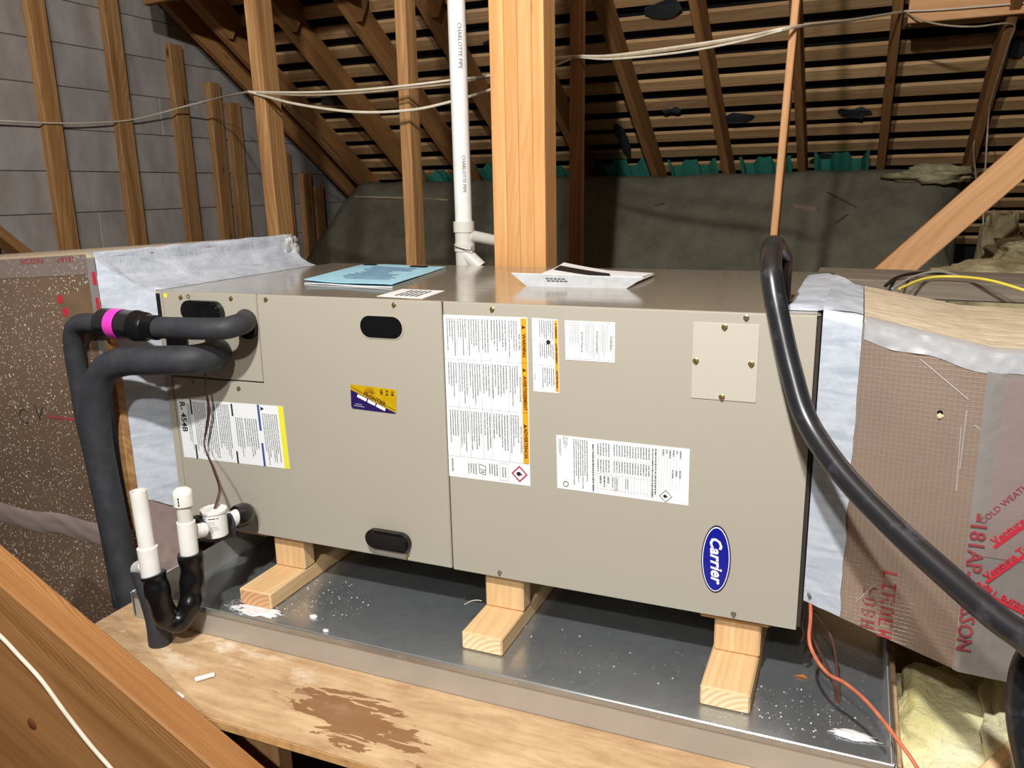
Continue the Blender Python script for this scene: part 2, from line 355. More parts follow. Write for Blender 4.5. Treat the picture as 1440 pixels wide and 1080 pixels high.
def prism(pts, axis, a0, a1, bev=0.0):
    """closed polygon (2-tuples) extruded along an axis: axis 'Y' -> pts are (x,z); 'X' -> (y,z); 'Z' -> (x,y)"""
    bm = bmesh.new()
    mk = {'Y': lambda p, a: (p[0], a, p[1]), 'X': lambda p, a: (a, p[0], p[1]), 'Z': lambda p, a: (p[0], p[1], a)}[axis]
    A = [bm.verts.new(mk(p, a0)) for p in pts]; C = [bm.verts.new(mk(p, a1)) for p in pts]
    n = len(pts); bm.faces.new(A); bm.faces.new(C[::-1])
    for i in range(n): bm.faces.new((A[i], C[i], C[(i+1) % n], A[(i+1) % n]))
    if bev:
        bmesh.ops.recalc_face_normals(bm, faces=bm.faces[:]); bmesh.ops.bevel(bm, geom=bm.edges[:], offset=bev, segments=2, affect='EDGES')
    return bm
def spline(pts, per=8):
    P = [V(p) for p in pts]
    if len(P) < 3: return P
    P = [P[0]*2-P[1]]+P+[P[-1]*2-P[-2]]; out = []
    for i in range(1, len(P)-2):
        a, b, c, d = P[i-1:i+3]
        for k in range(per):
            t = k/per
            out.append(0.5*((2*b)+(c-a)*t+(2*a-5*b+4*c-d)*t*t+(3*b-a-3*c+d)*t*t*t))
    out.append(P[-2]); return out
def tube(pts, r, seg=12, per=8, bm=None, smooth=True, caps=True):
    bm = bm or bmesh.new(); P = spline(pts, per) if smooth else [V(p) for p in pts]
    n = len(P); rad = (lambda i: r) if not callable(r) else (lambda i: r(i/(n-1)))
    tan = [(P[min(i+1, n-1)]-P[max(i-1, 0)]).normalized() for i in range(n)]
    ref = V((0, 0, 1)) if abs(tan[0].z) < 0.9 else V((1, 0, 0))
    u = (ref-tan[0]*ref.dot(tan[0])).normalized(); rings = []
    for i in range(n):
        u = (u-tan[i]*u.dot(tan[i])).normalized(); v = tan[i].cross(u)
        rings.append([bm.verts.new(P[i]+(u*math.cos(2*math.pi*k/seg)+v*math.sin(2*math.pi*k/seg))*rad(i)) for k in range(seg)])
    for i in range(n-1):
        for k in range(seg):
            f = bm.faces.new((rings[i][k], rings[i][(k+1) % seg], rings[i+1][(k+1) % seg], rings[i+1][k])); f.smooth = True
    if caps: bm.faces.new(rings[0][::-1]); bm.faces.new(rings[-1])
    return bm
def lathe(prof, p, d, seg=20, bm=None):
    """profile [(r, h)] spun about the line from p along d"""
    bm = bm or bmesh.new(); d = V(d).normalized(); p = V(p)
    ref = V((0, 0, 1)) if abs(d.z) < 0.9 else V((1, 0, 0)); u = (ref-d*ref.dot(d)).normalized(); v = d.cross(u); rings = []
    for r, h in prof:
        if r < 1e-6: rings.append([bm.verts.new(p+d*h)])
        else: rings.append([bm.verts.new(p+d*h+(u*math.cos(2*math.pi*k/seg)+v*math.sin(2*math.pi*k/seg))*r) for k in range(seg)])
    for a, b in zip(rings, rings[1:]):
        for k in range(seg):
            k2 = (k+1) % seg
            if len(a) == 1 and len(b) == 1: continue
            if len(a) == 1: f = bm.faces.new((a[0], b[k2], b[k]))
            elif len(b) == 1: f = bm.faces.new((a[k], a[k2], b[0]))
            else: f = bm.faces.new((a[k], a[k2], b[k2], b[k]))
            f.smooth = True
    return bm
def frame(p, d, wdir):
    """matrix: local x along d, local z roughly along wdir"""
    x = V(d).normalized(); z = V(wdir); z = (z-x*z.dot(x)).normalized(); y = z.cross(x)
    return Matrix(((x.x, y.x, z.x, p[0]), (x.y, y.y, z.y, p[1]), (x.z, y.z, z.z, p[2]), (0, 0, 0, 1)))
_bc = {}
def board(name, p0, p1, wy, wz, zdir, mat, parent=None, bev=0.003, cy=0.5, cz=0.5, endmat=None):
    """lumber from p0 to p1; local y size wy, local z size wz (z along zdir); cy,cz = where the line sits in the section"""
    p0, p1 = V(p0), V(p1); L = (p1-p0).length; key = (round(L, 4), wy, wz, bev, cy, cz, mat.name, endmat.name if endmat else 0)
    if key not in _bc:
        bm = B(0, L, -wy*cy, wy*(1-cy), -wz*cz, wz*(1-cz), bev)
        bmesh.ops.recalc_face_normals(bm, faces=bm.faces[:])
        me = bpy.data.meshes.new(name); me.materials.append(mat)
        if endmat:
            me.materials.append(endmat)
            for f in bm.faces:
                if abs(f.normal.x) > 0.9: f.material_index = 1
        bm.to_mesh(me); bm.free(); _bc[key] = me
    return obj(name, _bc[key], None, parent, frame(p0, p1-p0, zdir))
def text_mesh(s, size, bold=0.0, shear=0.0, spacing=1.0, align='CENTER'):
    c = bpy.data.curves.new('lettering', 'FONT'); c.body = s; c.size = size; c.offset = bold; c.shear = shear; c.space_character = spacing
    c.align_x = align; c.align_y = 'CENTER'; c.resolution_u = 2
    o = bpy.data.objects.new('lettering', c); COL.objects.link(o)
    bpy.context.view_layer.update()
    me = bpy.data.meshes.new_from_object(o.evaluated_get(bpy.context.evaluated_depsgraph_get()))
    bpy.data.objects.remove(o); bpy.data.curves.remove(c); me.name = 'lettering'; me.materials.clear(); return me
def basis(p, x, y):
    x = V(x).normalized(); y = V(y); y = (y-x*y.dot(x)).normalized(); z = x.cross(y)
    return Matrix(((x.x, y.x, z.x, p[0]), (x.y, y.y, z.y, p[1]), (x.z, y.z, z.z, p[2]), (0, 0, 0, 1)))
def letter(s, p, x, y, size, mat, parent, **k):
    return obj('lettering', text_mesh(s, size, **k), mat, parent, basis(p, x, y))
def quads(rects, y, mat, parent, name):
    """flat print on the front of the cabinet: rects are (x0,x1,z0,z1)"""
    bm = bmesh.new()
    for x0, x1, z0, z1 in rects: bm.faces.new([bm.verts.new(p) for p in ((x0, y, z0), (x1, y, z0), (x1, y, z1), (x0, y, z1))])
    return obj(name, bm, mat, parent)

# ================================================================== SETTING
floor = struct('floor', B(-2.1, 4.0, -3.0, 4.6, -0.80, -0.76), M['dark_floor'])
# --- gable wall on the left: boards run away from the camera, studs nailed flat on them
GX = -2.0
wall = struct('wall_left', B(GX-0.06, GX-0.022, -1.5, 4.6, -0.8, 3.6), M['underlay'])
z = -0.15; rows = [0.0]
for i in range(17):
    z0 = 0.669 + (i-4)*0.1872
    ytop = min(4.4, EY+(EZ+0.25-z0)/math.tan(RA)+0.2)
    cuts = [-1.4, random.uniform(0.2, 3.4), 4.4]
    for a, b in zip(cuts, cuts[1:]):
        jit = random.uniform(-0.003, 0.003)
        bm = B(0, b-a-0.004, 0, 0.1845, -0.011, 0.011, 0.0025)
        obj('sheathing_board', bm, M['sheath'], wall, basis((GX-0.011+jit, a, z0), (0, 1, 0), (0, 0, 1)))
SX = GX+0.0005
for px, py, zt in ((65, 100, 3), (168, 100, 3), (262, 200, 0), (310, 200, 0), (345, 300, 0), (403, 230, 0), (435, 290, 0), (452, 300, 0), (-60, 100, 3)):
    y = at(px, py, X=SX+0.038).y
    top = roofz(y+0.05)-0.02
    board('stud', (SX, y, -0.5), (SX, y, top), 0.089, 0.038, (1, 0, 0), M['stud'], wall, 0.003, 0.5, 0.0)
# --- roof: rafters, skip sheathing, felt
n_up = V((0, math.sin(RA), math.cos(RA))); slope = V((0, -math.cos(RA), math.sin(RA)))   # slope: towards the ridge
RD = 0.14
p = [(4.5, roofz(4.5)+RD/math.cos(RA)+0.045), (-2.2, roofz(-2.2)+RD/math.cos(RA)+0.045)]
ceil = struct('ceiling', prism([(p[0][0], p[0][1]), (p[1][0], p[1][1]), (p[1][0], p[1][1]+0.03), (p[0][0], p[0][1]+0.03)], 'X', -2.1, 3.8), M['underlay'])
base_pt = V((0, EY, EZ))
rx = [-1.86, -1.70, -1.30, -0.914, -0.52, -0.12, 0.285, 0.683, 1.075, 1.458, 1.864, 2.27, 2.68, 3.08]
for x in rx:
    a = base_pt+V((x, 0, 0))-slope*1.1; b = base_pt+V((x, 0, 0))+slope*6.2
    board('rafter', a, b, 0.038, RD, n_up, M['rafter'], ceil, 0.003, 0.5, 0.0)
# lapped upper rafters (the splice ends seen high up on the left)
for x, (px, py) in ((-1.66, (330, 55)), (-1.26, (418, 45)), (-0.874, (515, 30)), (-0.48, (610, 25))):
    h = roofhit(px, py)
    s0 = (V((0, h.y, h.z))-base_pt).dot(slope)
    a = base_pt+V((x, 0, 0))+slope*s0; b = base_pt+V((x, 0, 0))+slope*6.2
    board('rafter', a, b, 0.038, RD+0.005, n_up, M['rafter'], ceil, 0.003, 0.5, 0.0)
pitch = 0.146; row = 0
s = -1.0
while s < 5.6:
    cuts = sorted([-2.0, random.choice(rx[3:7]), random.choice(rx[8:12]), 3.7])
    wid = 0.075
    for a, b in zip(cuts, cuts[1:]):
        q = base_pt+slope*(s+random.uniform(-0.006, 0.006))+n_up*(RD+0.001)
        tw = random.uniform(-0.002, 0.002)
        board('sheathing_board', (a+0.002, q.y, q.z), (b-0.002, q.y+tw, q.z+tw*0.6), wid, 0.019, n_up, M['lath'], ceil, 0.002, 0.5, 0.0)
    s += pitch; row += 1
# torn felt hanging between the boards
for (px, py, w_, h_) in ((935, 12, .11, .07), (1035, 165, .10, .05), (1200, 158, .10, .05), (875, 195, .04, .22), (700, 60, .08, .05), (1432, 65, .06, .08), (945, 155, .07, .03), (470, 140, .12, .05), (1160, 222, .09, .07), (1385, 270, .05, .12)):
    h = roofhit(px, py, RD-0.006); bm = bmesh.new(); pts = []
    for k in range(11):
        a = k/11*2*math.pi; r = random.uniform(0.55, 1.0)
        pts.append(bm.verts.new(h+V((math.cos(a)*w_*r, 0, 0))+slope*(math.sin(a)*h_*r)-n_up*random.uniform(0, 0.012)))
    f = bm.faces.new(pts); ex = bmesh.ops.extrude_face_region(bm, geom=[f])
    for v in ex['geom']:
        if isinstance(v, bmesh.types.BMVert): v.co += n_up*0.004
    obj('felt_scrap', bm, M['felt'], ceil)

struct('wall_back', B(-2.1, 3.8, 4.42, 4.5, -0.8, 0.35), M['underlay'])
struct('wall_right', B(3.72, 3.8, -2.2, 4.42, -0.8, 4.4), M['underlay'])
# --- blown insulation banked up against the roof behind the unit
def bank():
    bm = bmesh.new(); nu, nv = 150, 46; X0, X1 = -1.985, 1.80
    prof = [(2.60, -0.76), (2.75, -0.10), (2.95, 0.38), (3.20, 0.70), (3.33, 0.792), (3.50, 0.73), (3.95, 0.46), (4.2, 0.2)]
    P = spline([V((0, a, b)) for a, b in prof], 7)
    nv = len(P); grid = []
    for i in range(nu+1):
        u = i/nu; col = []
        for j, q in enumerate(P):
            x = X0+(X1-X0)*u
            # left flank slants back with height, right flank is nearly upright
            lean = max(0.0, min(1.0, (q.z-0.2)/0.6))
            x = x + (1-u)**3*(0.03+0.26*lean) + u**12*0.05*math.sin(q.z*9)
            nrm = V((0, -0.75, 0.66))
            d = (noise.fractal(V((x*3.5, q.y*3.5, q.z*3.5)), 0.9, 2.0, 4)*0.022)*(1 if j > 1 else 0)
            if 3.1 < q.y < 3.5: d *= 0.7
            e = 1-min(1, min(u, 1-u)*22); 
            col.append(bm.verts.new(V((x, q.y, q.z))+nrm*d+V((0, 0.10*e*e, -0.02*e*e))))
        grid.append(col)
    for i in range(nu):
        for j in range(nv-1):
            f = bm.faces.new((grid[i][j], grid[i+1][j], grid[i+1][j+1], grid[i][j+1])); f.smooth = True
    # close the two ends
    for colu in (grid[0], grid[-1]):
        bot = [bm.verts.new((v.co.x, v.co.y, -0.76)) for v in colu]
        for j in range(nv-1): bm.faces.new((colu[j], colu[j+1], bot[j+1], bot[j]))
    return bm
ins = obj('blown_insulation', bank(), M['cellulose'])
tag(ins, 'grey blown insulation banked against the roof boards behind the unit', 'insulation', kind='stuff')

# ================================================================== PLATFORM, PAN, BLOCKS
PZ = -0.118
plat = thing('plywood_platform', 'stained plywood platform under the sheet metal pan', 'platform', (0.7, -0.4, PZ))
obj('sheet', B(-0.012, 1.50, -0.423, 0.95, PZ-0.017, PZ, 0.001), M['plywood'], plat)
obj('edge_ply', B(-0.012, 1.50, -0.4245, -0.4232, PZ-0.0165, PZ-0.003), M['ply_edge'], plat)
# supporting studs under the platform
for (px0, px1) in ((336, 398),):
    xa = at(px0, 1075, Y=-0.36).x
    o = board('support_stud', (xa+0.045, -0.34, -0.758), (xa+0.045, -0.34, PZ-0.018), 0.038, 0.089, (1, 0, 0), M['stud_bright'])
    tag(o, 'upright stud carrying the platform edge near the foreground timber', 'stud')
# joist in the dark below
o = board('joist', (0.15, -0.10, -0.30), (1.5, -0.10, -0.30), 0.038, 0.184, (0, 0, 1), M['rafter'], cz=0.0)
o.location.z = PZ-0.018-0.184
tag(o, 'horizontal joist in the dark under the plywood platform', 'joist')

pan = thing('drain_pan', 'galvanised sheet metal drain pan under the unit', 'drain pan', (0.76, 0.2, PZ))
PX0, PX1, PY0, PY1, RZ = 0.052, 1.480, -0.219, 0.66, -0.058
t_ = 0.0016
obj('pan_floor', B(PX0, PX1, PY0, PY1, PZ+0.0006, PZ+0.0022), M['galv'], pan)
for (x0, x1, y0, y1) in ((PX0, PX1, PY0, PY0+t_), (PX0, PX1, PY1-t_, PY1), (PX0, PX0+t_, PY0+t_, PY1-t_), (PX1-t_, PX1, PY0+t_, PY1-t_)):
    obj('side_wall', B(x0, x1, y0, y1, PZ+0.0023, RZ), M['galv_wall'], pan)
for (x0, x1, y0, y1) in ((PX0-.003, PX1+.003, PY0-.0035, PY0-.0002), (PX0-.0035, PX0-.0002, PY0, PY1), (PX1+.0002, PX1+.0035, PY0, PY1)):
    obj('rolled_rim', B(x0, x1, y0, y1, RZ-0.011, RZ+0.0015, 0.0012), M['galv'], pan)
# folded corner tab
bm = B(PX1+.0036, PX1+.006, PY0-.002, PY0+0.045, PZ+0.006, RZ-0.002, 0.0008); obj('corner_tab', bm, M['galv'], pan)
bm = B(PX0-.006, PX0-.0036, PY0-.002, PY0+0.045, PZ+0.006, RZ-0.002, 0.0008); obj('corner_tab', bm, M['galv'], pan)

def lump(c, rx_, ry_, rz_, seed=0, amp=0.35, nu=18, nv=10):
    bm = bmesh.new(); bmesh.ops.create_uvsphere(bm, u_segments=nu, v_segments=nv, radius=1.0)
    for v in bm.verts:
        d = 1+amp*noise.fractal(v.co*1.7+V((seed*3.1, seed, 0)), 0.8, 2.0, 4)
        v.co = V(c)+V((v.co.x*rx_*d, v.co.y*ry_*d, v.co.z*rz_*d))
    for f in bm.faces: f.smooth = True
    return bm
# dust and grit lying in the pan
def dustpatch(c, rx_, ry_, n, seed):
    random.seed(seed); bm = bmesh.new()
    for k in range(n):
        a = random.uniform(0, 6.283); r = math.sqrt(random.random()); q = V((c.x+math.cos(a)*r*rx_, c.y+math.sin(a)*r*ry_, PZ+0.0024)); s_ = random.uniform(0.0004, 0.0009) if random.random() < 0.8 else random.uniform(0.001, 0.0022)
        vs = [bm.verts.new(q+V((math.cos(i*2.094+a)*s_, math.sin(i*2.094+a)*s_, 0))) for i in range(3)]; top = bm.verts.new(q+V((0, 0, s_*0.8)))
        for i in range(3): bm.faces.new((vs[i], vs[(i+1) % 3], top))
    return bm
for lab, px, py, rx_, ry_, n in (('white dust spilled beside the left wood block in the pan', 355, 855, 0.07, 0.032, 500), ('white grit scattered on the pan floor right of the left block', 440, 840, 0.14, 0.09, 240), ('pale grit scattered on the pan floor beside the right block', 1115, 1000, 0.10, 0.07, 150), ('crumbs on the pan floor between the middle and right blocks', 860, 920, 0.22, 0.08, 70)):
    c = at(px, py, Z=PZ+0.002)
    tag(obj('grit', dustpatch(c, rx_, ry_, n, px), M['dust']), lab, 'dust', kind='stuff')
for lab, px, py, s_ in (('crumpled white plaster crumb on the pan floor by the left block', 441, 867, 0.006), ('small white crumb near the pan rim right of the left block', 458, 887, 0.0045)):
    c = at(px, py, Z=PZ+0.004); tag(obj('plaster_crumb', lump(c, s_*1.5, s_, s_*0.7, px), M['dust']), lab, 'crumb')
c = at(362, 858, Z=PZ+0.003); tag(obj('dust_smear', lump(c, 0.055, 0.020, 0.0010, 14, 0.45, 40, 12), M['dust']), 'white powder smear in front of the left wood block', 'dust')
c = at(1200, 1034, Z=PZ+0.004); tag(obj('caulk_smear', lump(c, 0.035, 0.011, 0.0028, 4, 0.6, 28, 10), M['dust']), 'dried white caulk smear on the pan floor at the right corner', 'caulk')
c = at(1126, 952, Z=PZ+0.0035)
bm = bmesh.new(); vs = [bm.verts.new(c+V(q)) for q in ((-0.012, 0, 0), (0, -0.005, 0.002), (0.013, -0.002, 0), (0.004, 0.006, 0.003))]; f = bm.faces.new(vs)
bmesh.ops.solidify(bm, geom=[f], thickness=0.0008); tag(obj('wood_shaving', bm, M['leaf']), 'curled orange wood shaving on the pan floor by the right block', 'shaving')

# 2x4 blocks
LZ = PZ+0.0025
spec = [('left', 0.2195, -0.098, 0.082, M['endgrain_brown']), ('middle', 0.741, -0.085, 0.084, M['endgrain']), ('right', 1.192, -0.096, 0.082, M['endgrain'])]
for nm, xl, yf, wd, em in spec:
    o = board('wood_block', (xl+wd/2, yf, LZ), (xl+wd/2, 0.58, LZ), 0.038 if False else wd, 0.0365, (0, 0, 1), M['block'], bev=0.003, cz=0.0, endmat=em)
    tag(o, {'left': 'flat lumber block with a brown cut end under the left of the unit', 'middle': 'flat lumber block with a pale cut end under the middle of the unit', 'right': 'flat lumber block with a pale cut end under the right of the unit'}[nm], 'block', 'lumber blocks lying in the pan')
    o = board('riser_block', (xl+wd/2+0.002, 0.021, LZ+0.037), (xl+wd/2+0.002, 0.021, -0.0005), wd-0.002, 0.038, (0, -1, 0), M['block'], bev=0.003, cz=1.0)
    tag(o, 'upright lumber riser between the %s flat block and the cabinet bottom' % nm, 'block', 'upright risers under the cabinet')
o = board('shim_board', (1.170, 0.012, -0.0135), (1.290, 0.012, -0.0135), 0.018, 0.012, (0, 0, 1), M['stud'], bev=0.003, cz=0.0, cy=0.0)
tag(o, 'thin brown shim tucked under the cabinet on the right riser', 'shim')
o = board('shim_board', (0.118, 0.02, -0.014), (0.205, 0.02, -0.014), 0.3, 0.0125, (0, 0, 1), M['stud_bright'], bev=0.002, cz=0.0, cy=0.0)
tag(o, 'short wood shim under the cabinet beside the white drain fitting', 'shim')

tag(obj('straw', tube([at(653, 850, Y=-0.02), at(663, 845, Y=0.0), at(672, 844, Y=0.01), at(677, 845, Y=0.016)], 0.0009, 6, 5), M['romex']), 'pale bent straw beside the middle riser block', 'straw')
# ================================================================== AIR HANDLER
H, L, D, SM = 0.5366, 1.333, 0.657, 0.6835
ah = thing('air_handler', 'long taupe sheet metal air handler lying on wood blocks', 'air handler', (L/2, D/2, 0))
body = obj('cabinet', B(-0.0185, L+0.006, 0.016, D, 0.0, H-0.001, 0.002), M['paint'], ah)
obj('top_sheet', B(-0.018, L+0.0055, 0.002, D+0.001, H-0.0009, H+0.0006, 0.0004), M['paint_top'], ah)
tag(obj('side_gasket', B(L+0.0008, L+0.0066, 0.004, 0.03, 0.004, H-0.002, 0.001), M['gasket'], ah), 'dark gasket strip', None)
# front panels (the left one is notched round the coil plate)
g = 0.0018
bm = prism([(0.001, 0.001), (SM-g, 0.001), (SM-g, H-0.0005), (0.2565, H-0.0005), (0.2545, 0.349), (0.001, 0.3465)], 'Y', 0.0, 0.0155, 0.0012)
lp = obj('access_panel', bm, M['paint'], ah)
rp = obj('access_panel', B(SM+g, L, 0.0, 0.0155, 0.0, H-0.0005, 0.0014, 2), M['paint'], ah)
cp = obj('coil_plate', prism([(0.001, 0.3495), (0.2525, 0.352), (0.2545, H-0.0005), (0.001, H-0.0005)], 'Y', 0.0, 0.0155, 0.0010), M['paint'], ah)
obj('panel_gap', B(SM-0.003, SM+0.003, 0.0045, 0.0158, H-0.028, H-0.0008), M['hole'], ah)
obj('side_flange', B(-0.0185, -0.0015, 0.0, 0.0155, 0.0, H-0.001, 0.001), M['paint'], ah)
obj('flange_slot', B(-0.0165, -0.0055, -0.0012, 0.0005, H-0.072, H-0.006, 0.0004), M['hole'], ah)
def F(px, py, y=0.0): return at(px, py, Y=y)
def screw(px, py, y0, mat='screw', par=ah, r=0.0048):
    c = F(px, py, y0); bm = lathe([(0.0, -0.0001), (r, -0.0001), (r, 0.0006), (r*0.72, 0.0012)], (c.x, y0, c.z), (0, -1, 0), 14)
    lathe([(r*0.66, 0.0010), (r*0.66, 0.0042), (r*0.5, 0.0050), (0, 0.0050)], (c.x, y0, c.z), (0, -1, 0), 6, bm)
    return obj('screw', bm, M[mat], par)
for px, py in ((254.5, 418), (374, 421), (554, 428.5), (325, 419.5), (336, 546), (271, 538), (692, 435), (1049.5, 447), (703, 805.5), (1031.5, 863.5), (573, 783)):
    screw(px, py, 0.0, 'screw' if px < 700 else 'screw_steel')
yd = F(232.5, 415.5); obj('inspection_dot', lathe([(0, 0), (0.0052, 0), (0.0052, 0.0004), (0, 0.0004)], (yd.x, 0, yd.z), (0, -1, 0), 16), M['yellow'], ah)
c = F(265, 417); obj('knockout', lathe([(0.0032, 0), (0.0045, 0), (0.0045, 0.0008), (0.0032, 0.0008)], (c.x, 0, c.z), (0, -1, 0), 14), M['gasket'], ah)
# small square access plate on the right panel
a, b = F(975, 453), F(1063.5, 566)
pl = obj('access_plate', B(1.1445, 1.249, -0.0016, -0.0001, 0.391, 0.5185, 0.0004), M['plate'], ah)
for px, py in ((1019, 460), (978.5, 507.5), (1056.5, 512), (1015, 558.5)):
    screw(px, py, -0.0016, 'screw', pl, 0.0052)
def stadium(cx, cz, w_, h_, y0, y1, n=12, r2=None):
    pts = []
    r = h_/2
    for k in range(n+1): a = -math.pi/2+math.pi*k/n; pts.append((cx+w_/2-r+math.cos(a)*r, cz+math.sin(a)*r))
    for k in range(n+1): a = math.pi/2+math.pi*k/n; pts.append((cx-w_/2+r+math.cos(a)*r, cz+math.sin(a)*r))
    return pts
def stadium_obj(name, px0, px1, pym, h_, y0, y1, mat, par, bev=0.0):
    a, b = F(*px0), F(*px1); cx, cz = (a.x+b.x)/2, (a.z+b.z)/2
    return obj(name, prism(stadium(cx, cz, b.x-a.x, h_, 0, 0), 'Y', y0, y1, bev), mat, par)
stadium_obj('handle_rim', (504.5, 459.5), (568.5, 460.5), 0, 0.047, -0.0012, -0.0001, M['paint'], ah, 0.0004)
stadium_obj('handle_recess', (507, 459.5), (566, 460.5), 0, 0.0425, -0.0016, -0.0011, M['hole'], ah)
stadium_obj('port_plug', (519, 751), (580, 763), 0, 0.040, -0.020, 0.0, M['black'], ah, 0.004)
stadium_obj('plug_cover', (530, 774), (573, 782), 0, 0.010, -0.0016, -0.0001, M['plate'], ah)
stadium_obj('port_plug', (262, 435), (318, 439), 0, 0.046, -0.022, 0.0, M['black'], ah, 0.005)
c = F(349, 460); obj('grommet', lathe([(0, 0), (0.026, 0), (0.024, 0.008), (0, 0.009)], (c.x, 0, c.z), (0, -1, 0), 18), M['tape_black'], ah)
c = F(252, 494); obj('grommet', lathe([(0, 0), (0.034, 0), (0.032, 0.010), (0, 0.011)], (F(306, 494).x, 0, F(306, 494).z), (0, -1, 0), 18), M['tape_black'], ah)
c = F(252, 484); obj('black_boot', B(c.x-0.028, c.x+0.030, -0.012, 0.0, c.z-0.03, c.z+0.03, 0.004), M['tape_black'], ah)

# ---- labels
DOWN, RIGHT = (0, 0, -1), (1, 0, 0)
def label(name, p, lab, mat='white_print', y=-0.0002, th=0.0005):
    """p: four (px,py) corners TL,TR,BR,BL on the cabinet front"""
    q = [F(*c) for c in p]
    o = obj(name, prism([(v.x, v.z) for v in q], 'Y', y-th, y), M[mat], ah)
    if lab: o['label'] = lab
    return o, q
def bil(q, u, v):
    """u across (0 left..1 right), v down (0 top..1 bottom) -> (x,z)"""
    a = q[0].lerp(q[1], u); b = q[3].lerp(q[2], u); c = a.lerp(b, v); return c.x, c.z
def fineprint(q, blocks, parent, y=-0.0010, mat='grey_ink', seed=1):
    """vertical text lines: block = (u0,u1,v0,v1,n_lines,ragged,gap)"""
    rnd = random.Random(seed); bm = bmesh.new()
    for (u0, u1, v0, v1, n, rag, gap) in blocks:
        for k in range(n):
            ua = u0+(u1-u0)*(k+0.27)/n; ub = u0+(u1-u0)*(k+0.73)/n
            end = v1-(v1-v0)*rag*rnd.random(); v = v0
            while v < end:
                ln = rnd.uniform(0.006, 0.030)*gap; e = min(end, v+ln)
                pts = [bil(q, ua, v), bil(q, ub, v), bil(q, ub, e), bil(q, ua, e)]
                bm.faces.new([bm.verts.new((x, y, z_)) for x, z_ in pts]); v = e+rnd.uniform(0.006, 0.014)*gap
    return obj('fine_print', bm, M[mat], parent)
def rules(q, lines, parent, y=-0.0009, w_=0.0006, mat='hair_ink'):
    bm = bmesh.new()
    for (u0, v0, u1, v1) in lines:
        a, b = V((*bil(q, u0, v0), 0)), V((*bil(q, u1, v1), 0)); d = (b-a).normalized(); n_ = V((-d.y, d.x, 0))*w_/2
        bm.faces.new([bm.verts.new((k.x, y, k.y)) for k in (a-n_, b-n_, b+n_, a+n_)])
    return obj('rule_lines', bm, M[mat], parent)
def patch(q, u0, u1, v0, v1, mat, parent, name, y=-0.0009):
    bm = bmesh.new(); bm.faces.new([bm.verts.new((*(lambda s_: (s_[0], y, s_[1]))(bil(q, u, v)),)) for u, v in ((u0, v1), (u1, v1), (u1, v0), (u0, v0))]); return obj(name, bm, M[mat], parent)
def txt(q, s, u, v, size, parent, mat='ink', y=-0.0013, **k):
    x, z_ = bil(q, u, v); return letter(s, (x, y, z_), DOWN, RIGHT, size, M[mat], parent, **k)
def tri(q, u, v, s_, parent, mat='ink', y=-0.0012):
    x, z_ = bil(q, u, v); bm = bmesh.new(); bm.faces.new([bm.verts.new(p_) for p_ in ((x+s_*0.55, y, z_), (x-s_*0.45, y, z_+s_*0.5), (x-s_*0.45, y, z_-s_*0.5))]); return obj('warning_triangle', bm, M[mat], parent)
def diamond(q, u, v, r, parent, frame_mat, th):
    x, z_ = bil(q, u, v); bm = bmesh.new()
    o_ = [(r, 0), (0, r), (-r, 0), (0, -r)]; A = [bm.verts.new((x+a, -0.0011, z_+b)) for a, b in o_]; C = [bm.verts.new((x+a*(1-th), -0.0011, z_+b*(1-th))) for a, b in o_]
    for i in range(4): bm.faces.new((A[i], A[(i+1) % 4], C[(i+1) % 4], C[i]))
    obj('hazard_diamond', bm, M[frame_mat], parent)
    # flame, lying on its side like the rest of the print
    fl = [(-.05, -.62), (.22, -.5), (.42, -.2), (.38, .12), (.2, .02), (.26, .3), (.05, .62), (.0, .3), (-.2, .42), (-.14, .1), (-.36, .22), (-.42, -.15), (-.3, -.5)]
    bm = bmesh.new(); bm.faces.new([bm.verts.new((x+b*r*0.62, -0.0012, z_-a*r*0.62)) for a, b in fl]); obj('flame', bm, M['ink'], parent)

# 1 refrigerant label
lb, q = label('refrigerant_label', ((249, 560), (398, 571.5), (408, 659.5), (259.5, 642.5)), 'white refrigerant label with R-454B and a yellow edge')
patch(q, 0.955, 1.0, 0.0, 1.0, 'yellow', lb, 'yellow_strip')
for v0, v1 in ((0.0, 0.42), (0.62, 1.0)): patch(q, 0.765, 0.785, v0, v1, 'label_blue', lb, 'blue_bar')
for u, v0, v1 in ((0.125, 0.0, 0.25), (0.125, 0.76, 1.0), (0.52, 0.02, 0.22), (0.52, 0.80, 1.0)): patch(q, u, u+0.016, v0, v1, 'ink', lb, 'black_bar')
txt(q, 'R- 454B', 0.045, 0.30, 0.0215, lb, bold=0.0005)
txt(q, 'DANGER', 0.765+0.01, 0.52, 0.0001, lb) if False else None
fineprint(q, [(0.085, 0.12, 0.08, 0.95, 3, 0.3, 0.8), (0.15, 0.27, 0.04, 0.98, 7, 0.25, 0.8), (0.28, 0.37, 0.10, 0.98, 5, 0.25, 0.8), (0.38, 0.50, 0.04, 0.97, 7, 0.3, 0.8), (0.545, 0.62, 0.24, 0.9, 4, 0.3, 0.8), (0.63, 0.75, 0.24, 0.95, 6, 0.35, 0.8), (0.80, 0.94, 0.14, 0.97, 8, 0.3, 0.8)], lb, seed=2)
tri(q, 0.81, 0.06, 0.009, lb)
